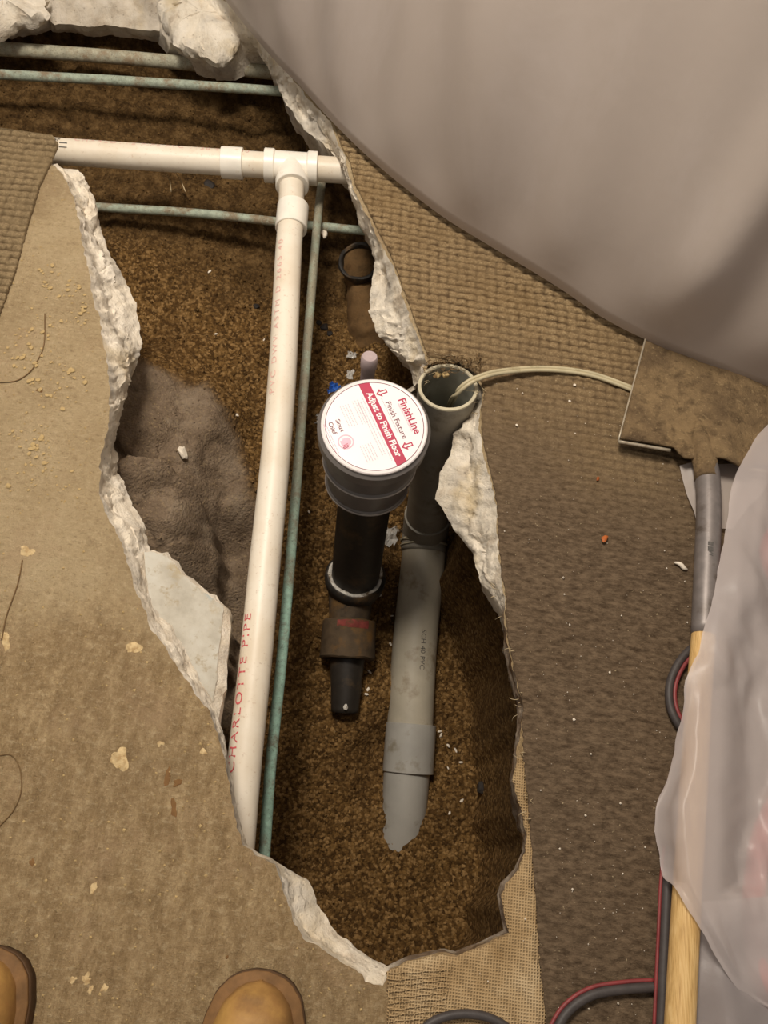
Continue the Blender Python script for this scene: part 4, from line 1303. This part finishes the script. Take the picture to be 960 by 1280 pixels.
# ------------------------------------------------------------------ plastic sheeting
low_px = [(180, -110), (250, -36), (281, 0), (310, 36), (342, 74), (375, 108), (415, 152), (460, 196), (505, 234), (555, 272), (610, 306), (660, 336), (705, 364), (755, 398), (812, 427), (870, 452), (935, 477), (1010, 505), (1120, 545)]
bl = spline([P(u, v, .022) for u, v in low_px], 8)
nb_ = len(bl)
tgt = np.gradient(bl, axis=0); tgt[:, 2] = 0; tgt /= np.linalg.norm(tgt, axis=1)[:, None]
nrm2 = np.stack([-tgt[:, 1], tgt[:, 0], 0 * tgt[:, 0]], 1)      # towards / away from camera
sl = np.concatenate([[0], np.cumsum(np.linalg.norm(np.diff(bl, axis=0), axis=1))]); sl = sl
nz_ = 60
zs = np.concatenate([np.linspace(0, .9, 46), np.linspace(.98, 2.3, 14)])
V = []
straight = np.linspace(bl[0], bl[-1], nb_)
for k, z in enumerate(zs):
    m_ = sstep(0.0, .9, z)
    base = bl * (1 - m_) + straight * m_
    fold = (0.018 * np.sin(sl * 9 + .6) + .010 * np.sin(sl * 21 + 1.3 * z)) * sstep(0, .35, z) + .006 * np.sin(sl * 37 + 2 * z) * sstep(0, .1, z)
    # a sharper gathered fold near the right end
    s0_ = sl[-1] * .80
    fold = fold - .05 * np.exp(-((sl - s0_ - .05 * z) / .045) ** 2) * sstep(.0, .2, z) - .035 * np.exp(-((sl - s0_ - .15 - .08 * z) / .03) ** 2) * sstep(.0, .25, z)
    p = base + nrm2 * fold[:, None]
    p = p + nrm2 * (.005 * fbm(np.column_stack([sl, np.full(nb_, z * .4), 0 * sl]), 5, 2))[:, None] * sstep(0, .2, z)
    p[:, 2] = .022 + z
    V.append(p)
V = np.concatenate(V)
f = [(k * nb_ + i, k * nb_ + i + 1, (k + 1) * nb_ + i + 1, (k + 1) * nb_ + i) for k in range(len(zs) - 1) for i in range(nb_ - 1)]
cu_ = obj('plastic_curtain', V, f, M_FILM)
md = cu_.modifiers.new('s', 'SOLIDIFY'); md.thickness = .0006
tag(cu_, 'large hanging sheet of milky plastic film over the far right side', 'plastic sheet')

def sheet(name, left, right, zf, label, mat, nu=70, nv=8, und=.006, seed=0, floor_fn=None):
    """Draped film between two edges given as (u,v,z); zf(u_frac, v_frac, p) adds height."""
    L = spline(PP(left), nv); Rr = spline(PP(right), nv)
    k = len(L)
    sR = np.linspace(0, len(Rr) - 1, k)
    Rr = np.array([Rr[int(s)] * (1 - s % 1) + Rr[min(int(s) + 1, len(Rr) - 1)] * (s % 1) for s in sR])
    V = []
    for i in range(k):
        for j in range(nu):
            s = j / (nu - 1)
            V.append(L[i] * (1 - s) + Rr[i] * s)
    V = np.array(V)
    ii = np.repeat(np.arange(k) / (k - 1), nu); jj = np.tile(np.arange(nu) / (nu - 1), k)
    z = zf(ii, jj, V)
    V[:, 2] += z * np.clip(jj * 9, 0, 1) + und * (fbm(V * np.array([1, .6, 0]) + seed, 14, 4, .5) + 1.4 * (.5 - np.abs(fbm(V * np.array([1, .45, 0]) + seed + 3, 16, 3, .5)))) * np.clip(jj * 6, .04, 1)
    V[:, 2] = np.maximum(V[:, 2], .0105)
    if floor_fn is not None: V[:, 2] = np.maximum(V[:, 2], floor_fn(V) * np.clip(jj * 30, 0, 1))
    V[:, 0] += .002 * fbm(V + 3 + seed, 40, 3)
    f = [(i * nu + j, i * nu + j + 1, (i + 1) * nu + j + 1, (i + 1) * nu + j) for i in range(k - 1) for j in range(nu - 1)]
    o = obj(name, V, f, mat)
    return tag(o, label, 'plastic sheet')
# handle axis in plan for the drape
H0, H1 = P(884, 600, .045), P(849, 1330, .034)
def over_handle(V, rad, hgt):
    d = poly_dist(V[:, 0], V[:, 1], np.array([H0, H1]), False)
    return hgt * np.exp(-(d / rad) ** 2)
def z_low(i, j, V):
    ridge = .030 * np.exp(-((j - .42 - .25 * i) / .10) ** 2) + .020 * np.exp(-((j - .78 + .2 * i) / .08) ** 2) + .016 * np.exp(-((j - .2 - .3 * i) / .05) ** 2)
    return over_handle(V, .040, .018) + ridge + .012 * np.sin(9 * j + 7 * i)
sheet('plastic_sheet', [(968, 520, .05), (942, 552, .05), (918, 598, .052), (909, 650, .056), (899, 705, .060), (893, 742, .062), (881, 783, .062), (873, 815, .061), (859, 846, .060), (854, 880, .056), (846, 916, .045), (839, 960, .030), (822, 1000, .020), (820, 1045, .018), (827, 1092, .022), (845, 1110, .050), (866, 1146, .056), (902, 1208, .045), (936, 1250, .03), (975, 1268, .02)],
      [(1250, 430, .05), (1250, 600, .04), (1250, 800, .04), (1250, 1000, .04), (1250, 1180, .03), (1200, 1300, .02)], z_low,
      'crumpled translucent plastic sheet draped over the wooden shovel handle', M_FILM2, 90, 8, .010, 2, lambda V: .034 + .031 * sstep(.075, .018, poly_dist(V[:, 0], V[:, 1], np.array([H0, H1]), False)))
sheet('plastic_sheet', [(866, 1128, .022), (861, 1180, .022), (858, 1230, .022), (862, 1290, .020), (866, 1360, .018)], [(1200, 1100, .012), (1200, 1180, .012), (1200, 1240, .012), (1200, 1360, .012)],
      lambda i, j, V: .004 + .010 * np.exp(-((j - .12) / .06) ** 2) + .006 * np.sin(8 * j), 'smooth grey lower fold of plastic beside the bottom of the wooden handle', M_FILM3, 50, 8, .004, 5)
sheet('plastic_sheet', [(848, 582, .010), (853, 600, .010), (860, 620, .012), (868, 640, .014), (872, 660, .014)], [(960, 580, .010), (960, 600, .011), (950, 620, .012), (930, 640, .012), (915, 662, .012)],
      lambda i, j, V: .002 + .006 * np.exp(-((j - .1) / .1) ** 2), 'small whitish plastic fold showing under the shovel socket', M_FILM, 24, 5, .002, 7)

# ------------------------------------------------------------------ square shovel
shv = thing('shovel', 'square shovel with a muddy flat blade and wooden handle under the plastic', 'shovel', P(850, 500, .02))
Bl = [(806, 428), (773, 551), (838, 561), (853, 575), (925, 583), (1000, 592), (1040, 470)]
# blade grid: from left edge to right edge, mirrored about the handle axis
lt, lb_ = P(812, 405, .020), P(773, 551, .024)
rt, rb_ = P(1044, 452, .020), P(1003, 596, .024)
nu, nv = 40, 30
V = []
for j in range(nv):
    for i in range(nu):
        s, tt = i / (nu - 1), j / (nv - 1)
        a = lt * (1 - tt) + lb_ * tt; b = rt * (1 - tt) + rb_ * tt
        p = a * (1 - s) + b * s
        p = p + np.array([0, 0, .016 * (1 - (2 * s - 1) ** 2) * .35 + .010 * tt ** 2])
        # frog: ridge rising to the socket in the middle
        p[2] += .022 * math.exp(-((s - .5) / .11) ** 2) * tt ** 2.2
        p[1] -= 0.018 * sstep(.27, .34, np.array(s)) * sstep(.73, .66, np.array(s)) * tt ** 3
        V.append(p)
V = np.array(V)
V[:, 2] += .0016 * fbm(V, 45, 5, .6)
f = [(j * nu + i, (j + 1) * nu + i, (j + 1) * nu + i + 1, j * nu + i + 1) for j in range(nv - 1) for i in range(nu - 1)]
bo = obj('blade', V, f, M_BLADE, shv)
md = bo.modifiers.new('s', 'SOLIDIFY'); md.thickness = .004; md.offset = -1
# turned step on either side and bright worn edge
for a, b in (((773, 552, .027), (838, 563, .031)), ((930, 585, .031), (1003, 597, .027))):
    tube('step', np.linspace(P(*a), P(*b), 8), .0026, M_EDGE, shv, 12)
tube('edge', np.linspace(P(811, 408, .022), P(773, 551, .026), 14), .0016, M_EDGE, shv, 8)
sk = spline([P(879, 572, .036), P(884, 592, .041), P(886, 640, .043), P(884, 700, .042), P(880, 794, .040)], 8)
rs_ = np.interp(np.linspace(0, 1, len(sk)), [0, .1, .3, 1], [.012, .0165, .0172, .0165])
fg = spline([P(872, 528, .034), P(876, 555, .037), P(881, 577, .040), P(884.5, 600, .0425)], 8)
tube('frog', fg, np.interp(np.linspace(0, 1, len(fg)), [0, .3, .7, 1], [.006, .015, .0175, .0172]), M_BLADE, shv, 28, True, .0010)
tube('socket', sk, rs_, M_STEEL, shv, 32)
hd_ = spline([P(880, 785, .040), P(873, 880, .038), P(866, 1000, .036), P(858, 1130, .034), P(852, 1240, .032), P(847, 1340, .032), P(836, 1560, .032)], 10)
tube('handle', hd_, np.interp(np.linspace(0, 1, len(hd_)), [0, .3, 1], [.0150, .0160, .016]), M_WOOD, shv, 28)
for k, (body, dv) in enumerate((('||||', 0), ('RAZOR', 9), ('VV', 16))):
    A2, B2 = P(886, 640, .043), P(883, 740, .0415)
    if k == 1: body = 'TRUE'
    text_on_pipe('ink_code', body if k != 1 else '|||||', A2, B2, .058 + dv * .0009, -.35 if False else .15, .0170, .007, M_INK, shv, .9, .0003)

# ------------------------------------------------------------------ cords and cables
def offset_path(path, d):
    t_, _, _ = frames(path)
    sd = np.stack([-t_[:, 1], t_[:, 0], 0 * t_[:, 0]], 1); sd /= np.linalg.norm(sd, axis=1)[:, None] + 1e-9
    return path + sd * d
cp_ = spline(PP([(560, 512, -.12), (564, 503, -.06), (568, 496, -.01), (577, 485, .016), (594, 474, .024), (625, 465, .022), (680, 461, .014), (735, 467, .0115), (785, 484, .0115), (830, 504, .011), (870, 520, .011)]), 10)
cd_ = thing('cord', 'cream two-strand cord looping from the open grey pipe to the shovel', 'cord', cp_[40])
for s in (-1, 1):
    tube('strand', offset_path(cp_, s * .0026), .0030, M_CORD, cd_, 12)
def cable(label, pts, r=.0062, rr=.0034, side=1, z0=0.0):
    pth = spline(PP(pts), 10)
    c_ = thing('cable', label, 'cable', pth[len(pth) // 2])
    tube('dark_wire', pth, r, M_BLACKC, c_, 14)
    tube('red_wire', offset_path(pth, side * (r + rr * .7)), rr, M_REDC, c_, 10)
    return c_
cable('dark cable with a red wire running along the wooden handle bottom', [(822, 1350, .016), (826, 1290, .016), (829, 1220, .016), (832, 1150, .015), (834, 1105, .014), (838, 1060, .013)], .0062, .0020, 1)
cable('dark and red cable loop peeping out left of the handle middle', [(886, 800, .012), (870, 806, .013), (850, 826, .014), (838, 852, .014), (837, 878, .014), (846, 902, .014), (866, 928, .012)], .0052, .0030, 1)
cable('dark and red cable arc crossing the carpet at the bottom edge', [(680, 1330, .014), (694, 1290, .014), (712, 1262, .014), (742, 1243, .014), (785, 1236, .013), (818, 1234, .012)], .0052, .0022, 1)
o = tube('hose', spline(PP([(510, 1320, .010), (532, 1284, .010), (560, 1270, .010), (592, 1268, .010), (622, 1277, .010), (650, 1300, .010), (670, 1340, .010)]), 10), .0046, M_BLACKC, None, 14)
tag(o, 'thin dark hose curving over the jute backing at the bottom edge', 'hose')
o = tube('hose', spline(PP([(985, 980, .019), (955, 1040, .019), (944, 1100, .019), (942, 1160, .019), (952, 1220, .019), (985, 1280, .019)]), 10), .0125, M_REDH, None, 16)
tag(o, 'dull red hose blurred behind the plastic at the lower right', 'hose')
o = tube('hose', spline(PP([(1000, 640, .02), (968, 668, .02), (962, 700, .02), (985, 740, .02), (1030, 760, .02)]), 8), .0125, M_REDH, None, 16)
tag(o, 'dull red hose behind the plastic right of the shovel socket', 'hose')

# ------------------------------------------------------------------ boots of the photographer
def boot(tip, yaw, label):
    b_ = thing('work_boot', label, 'boot', tip, 'work boots at the bottom edge')
    ds = np.array([0, .004, .010, .022, .045, .08, .12, .17, .22, .255, .278, .290, .294])
    hw = np.array([.004, .020, .030, .041, .049, .053, .051, .043, .039, .037, .030, .018, .004])
    cy, sy_ = math.cos(yaw), math.sin(yaw)
    def tr(v):
        v = np.asarray(v, float)
        return np.column_stack([v[:, 0] * cy - v[:, 1] * sy_ + tip[0], v[:, 0] * sy_ + v[:, 1] * cy + tip[1], v[:, 2]])
    dn_ = np.linspace(0, 1, 60); dn_ = .294 * (0.5 - 0.5 * np.cos(np.pi * dn_))
    w_ = np.interp(dn_, ds, hw)
    def slab(name, grow, z0, z1, mat):
        ol = [(w_[k] + grow, -dn_[k]) for k in range(60)] + [(-(w_[k] + grow), -dn_[k]) for k in range(59, -1, -1)]
        ol = np.array(ol); c_ = np.array([0, -.147]); ol = ol + grow * (ol - c_) * np.array([0, 1]) / .147
        n_ = len(ol)
        v = [(x, y, z0) for x, y in ol] + [(x * 1.0, y, z1 - .002) for x, y in ol] + [(x * .985, y * .995 - .0007, z1) for x, y in ol]
        f = [tuple(range(n_))[::-1], tuple(range(2 * n_, 3 * n_))]
        for l in range(2):
            for i in range(n_):
                j = (i + 1) % n_
                f.append((l * n_ + i, l * n_ + j, (l + 1) * n_ + j, (l + 1) * n_ + i))
        return obj(name, tr(v), f, mat, b_)
    slab('sole', .0045, .0015, .020, M_SOLE)
    slab('welt', .0035, .020, .0255, M_WELT)
    # upper: arched sections
    hgt = np.interp(dn_, [0, .004, .012, .03, .06, .10, .14, .18, .24, .285, .294], [.006, .020, .034, .046, .051, .056, .075, .095, .10, .09, .06])
    V = []
    m_ = 21
    for k in range(60):
        wi = max(w_[k] - .006, .002)
        for j in range(m_):
            a = math.pi * j / (m_ - 1)
            V.append((wi * math.copysign(abs(math.cos(a)) ** .8, math.cos(a)), -dn_[k] - .004, .024 + hgt[k] * math.sin(a) ** .75))
    V = np.array(V)
    V[:, 2] += .0015 * fbm(V + yaw, 35, 3)
    f = [(k * m_ + j, k * m_ + j + 1, (k + 1) * m_ + j + 1, (k + 1) * m_ + j) for k in range(59) for j in range(m_ - 1)]
    obj('upper', tr(V), f, M_BOOT, b_)
    # stitched toe-cap seam, shaft, tongue, laces
    kk_ = 24
    seam = [V[kk_ * m_ + j] + np.array([0, 0, .0008]) for j in range(2, m_ - 2)]
    tube('toe_seam', tr(seam), .0012, M_LACE, b_, 6)
    rings = []
    for z, rx, ry, cy2 in ((.075, .040, .062, -.215), (.11, .042, .058, -.222), (.15, .046, .058, -.228), (.20, .050, .060, -.230), (.24, .052, .062, -.230), (.245, .050, .060, -.230), (.20, .045, .055, -.230), (.12, .037, .052, -.222)):
        rings.append([(rx * math.cos(a), cy2 + ry * math.sin(a), z) for a in np.linspace(0, 2 * math.pi, 28, endpoint=False)])
    rv = np.concatenate(rings); rf = []
    for l in range(len(rings) - 1):
        for i in range(28):
            j = (i + 1) % 28
            rf.append((l * 28 + i, l * 28 + j, (l + 1) * 28 + j, (l + 1) * 28 + i))
    rf.append(tuple(range((len(rings) - 1) * 28, len(rings) * 28)))
    obj('shaft', tr(rv), rf, M_BOOT, b_)
    for k in range(4):
        y = -.135 - k * .014; z = .098 + k * .020
        tube('lace', tr([(-.026, y, z - .012), (-.012, y + .004, z + .001), (.012, y + .004, z + .001), (.026, y, z - .012)]), .0022, M_LACE, b_, 8)
    return b_
tp = P(328, 1218, .02)
boot((tp[0], tp[1], 0), .02, 'tan leather work boot toe nearest the pit edge')
tp = P(-8, 1188, .02)
boot((tp[0], tp[1], 0), .0, 'tan leather work boot toe at the far left, cut off by the frame')

# ------------------------------------------------------------------ small things on the floor
def crumb_mesh(seed):
    o = rock('glue_crumb', (0, 0, 0), 1.0, M_CRUMB, None, .32, seed, 1, (1, .8))
    me = o.data
    bpy.data.objects.remove(o)
    return me
CM = [crumb_mesh(k) for k in range(6)]
clus = [(60, 412, 30), (105, 400, 16), (30, 440, 26), (40, 470, 20), (60, 500, 30), (25, 545, 22), (45, 560, 20), (30, 590, 26), (75, 600, 24), (20, 440, 20), (80, 470, 18), (100, 370, 20), (60, 350, 20)]
cnt = 0
tries = 0
while cnt < 170 and tries < 4000:
    tries += 1
    cu2 = clus[R.randrange(len(clus))]
    u = R.gauss(cu2[0], cu2[2] * .55); v = R.gauss(cu2[1], cu2[2] * .6)
    if u < 2 or u > 118: continue
    p = P(u, v, 0)
    if in_poly(np.array([p[0]]), np.array([p[1]]), HOLE_C)[0]: continue
    if poly_dist(np.array([p[0]]), np.array([p[1]]), HOLE_C)[0] < .012: continue
    if u < 40 and v < 400 - u * 2.9 + 20: continue
    r = .0022 + .0036 * R.random() ** 1.8
    o = bpy.data.objects.new('glue_crumb', CM[cnt % 6]); COL.objects.link(o)
    o.location = (p[0], p[1], 0); o.scale = (r, r, r); o.rotation_euler = (0, 0, R.uniform(0, 6.28))
    zone = ('near the pale carpet corner' if v < 385 else 'around the upper dark curved thread' if v < 485 else 'in the band below the curved thread' if v < 565 else 'lowest of the scatter, below the others')
    kind_ = 'larger flat' if r > .0038 else 'small'
    tag(o, kind_ + ' tan glue crumb on the bare floor, ' + zone, 'crumb', kind_ + ' glue crumbs ' + zone)
    cnt += 1
# finer grit as one object
gv, gf = [], []
k = 0
for _ in range(5000):
    u, v = R.uniform(-30, 470), R.uniform(210, 1290)
    if R.random() > (1.0 if v < 650 else .35): continue
    p = P(u, v, 0)
    if in_poly(np.array([p[0]]), np.array([p[1]]), HOLE_C)[0]: continue
    r = .0005 + .0016 * R.random() ** 2.5
    vv = oct_v * (r * (0.6 + .8 * NR.rand(6)))[:, None] * np.array([1, 1, .6])
    a = R.uniform(0, 6.28); ca, sa = math.cos(a), math.sin(a)
    vv = vv @ np.array([[ca, sa, 0], [-sa, ca, 0], [0, 0, 1]])
    gv.append(vv + (p[0], p[1], r * .3)); gf.append(oct_f + 6 * k); k += 1
o = stuff(obj('grit', np.concatenate(gv), np.concatenate(gf), M_CRUMB, None, False)); tag(o, 'fine tan grit strewn over the bare floor', 'grit')
gv, gf = [], []
for k in range(240):
    u, v = R.uniform(560, 880), R.uniform(470, 1280)
    p = P(u, v, 0)
    if poly_dist(np.array([p[0]]), np.array([p[1]]), HOLE_C)[0] < .01 or in_poly(np.array([p[0]]), np.array([p[1]]), HOLE_C)[0]: 
        p = P(R.uniform(690, 830), v, 0)
    r = .0005 + .0014 * R.random() ** 5
    gv.append(oct_v * (r * (0.5 + NR.rand(6)))[:, None] + (p[0], p[1], .0065)); gf.append(oct_f + 6 * k)
o = stuff(obj('lint', np.concatenate(gv), np.concatenate(gf), M_CHIP, None, False)); tag(o, 'pale lint and dust specks on the brown carpet', 'lint')

def smear(name, u, v, ru, rv, mat, seed, rot=0):
    n_ = 36; vv = [tuple(P(u, v, .0009))]
    for ring in (.55, 1.0):
        for j in range(n_):
            a = 2 * math.pi * j / n_
            r_ = ring * (.8 + .42 * float(fbm(np.array([[math.cos(a) + seed * 3.7, math.sin(a), 0.0]]), 1.2, 4, .5)[0]))
            x, y = ru * r_ * math.cos(a), rv * r_ * math.sin(a)
            vv.append(tuple(P(u + x * math.cos(rot) - y * math.sin(rot), v + x * math.sin(rot) + y * math.cos(rot), .0008 if ring < 1 else .0002)))
    ff = [(0, 1 + j, 1 + (j + 1) % n_) for j in range(n_)] + [(1 + j, 1 + n_ + j, 1 + n_ + (j + 1) % n_, 1 + (j + 1) % n_) for j in range(n_)]
    return obj(name, vv, ff, mat, floor)
for a in [('pale_smear', 150, 948, 13, 16, M_SMEAR, 1), ('pale_smear', 166, 810, 11, 8, M_SMEAR, 2), ('pale_smear', 108, 1224, 7, 9, M_SMEAR, 3, .5), ('pale_smear', 113, 1238, 4, 9, M_SMEAR, 4, .5), ('pale_smear', 131, 1236, 4, 8, M_SMEAR, 5, .6), ('pale_smear', 92, 1224, 4, 7, M_SMEAR, 6, .9), ('pale_smear', 117, 1110, 4, 10, M_SMEAR, 7, .2),
          ('pale_smear', 35, 690, 13, 8, M_SMEAR, 8), ('pale_smear', 8, 800, 8, 14, M_SMEAR, 9), ('dark_smear', 210, 972, 5, 14, M_STAIN, 10, .3), ('dark_smear', 222, 980, 5, 7, M_STAIN, 11, 1.0), ('dark_smear', 217, 1012, 5, 12, M_STAIN, 12, -.1), ('dark_smear', 40, 1078, 3, 7, M_STAIN, 13), ('dark_smear', 284, 1196, 3, 3, M_STAIN, 14),
          ('dark_smear', 50, 488, 5, 3, M_STAIN, 15), ('pale_smear', 200, 930, 5, 4, M_SMEAR, 17), ('pale_smear', 253, 940, 6, 4, M_SMEAR, 18)]:
    smear(*a)
o = tube('thread', spline(PP([(56, 392, .0015), (55, 430, .0012), (46, 452, .0012), (36, 466, .0015), (20, 476, .0012), (0, 478, .0012)]), 6), .0009, M_HAIRD, None, 6)
tag(o, 'dark curved thread lying among the crumbs on the left floor', 'thread')
o = tube('thread', spline(PP([(28, 700, .0012), (22, 730, .0012), (8, 770, .0012), (2, 800, .0012)]), 6), .0009, M_HAIRD, None, 6)
tag(o, 'dark straight thread at the left edge below the crumbs', 'thread')
o = tube('wire_ring', spline(PP([(-5, 945, .0012), (14, 944, .0012), (25, 962, .0012), (26, 990, .0012), (16, 1014, .0012), (-2, 1034, .0012)]), 6), .0007, M_HAIRD, None, 6)
tag(o, 'thin curved fibre arc at the left edge of the floor', 'fibre')
o = rock('scrap', P(755, 675, .007), .0065, M_ORANGE, None, .4, 41, 2, (1.2, .8)); tag(o, 'larger orange scrap on the brown carpet right of the pit', 'scrap')
o = rock('scrap', P(747, 599, .007), .0035, M_ORANGE, None, .5, 42, 1, (.8, 1.2)); tag(o, 'smaller orange scrap on the carpet below the cream cord', 'scrap')
o = tube('scrap', spline(PP([(843, 703, .008), (850, 705, .010), (855, 710, .009), (859, 712, .007)]), 5), [.0012 + .002 * math.sin(math.pi * k / 15) for k in range(16)], M_CHIP, None, 8)
tag(o, 'white curled plastic scrap beside the shovel socket', 'scrap')
for k, (u, v) in enumerate([(718, 482), (712, 502), (646, 532)]):
    o = rock('plaster_chip', P(u, v, .006), .0028, M_CHIP, None, .5, 300 + k, 1); tag(o, ['white chip on the carpet below the middle of the cream cord', 'second white chip on the carpet, a little under the first', 'white chip on the carpet beside the broken edge lump'][k], 'chip')
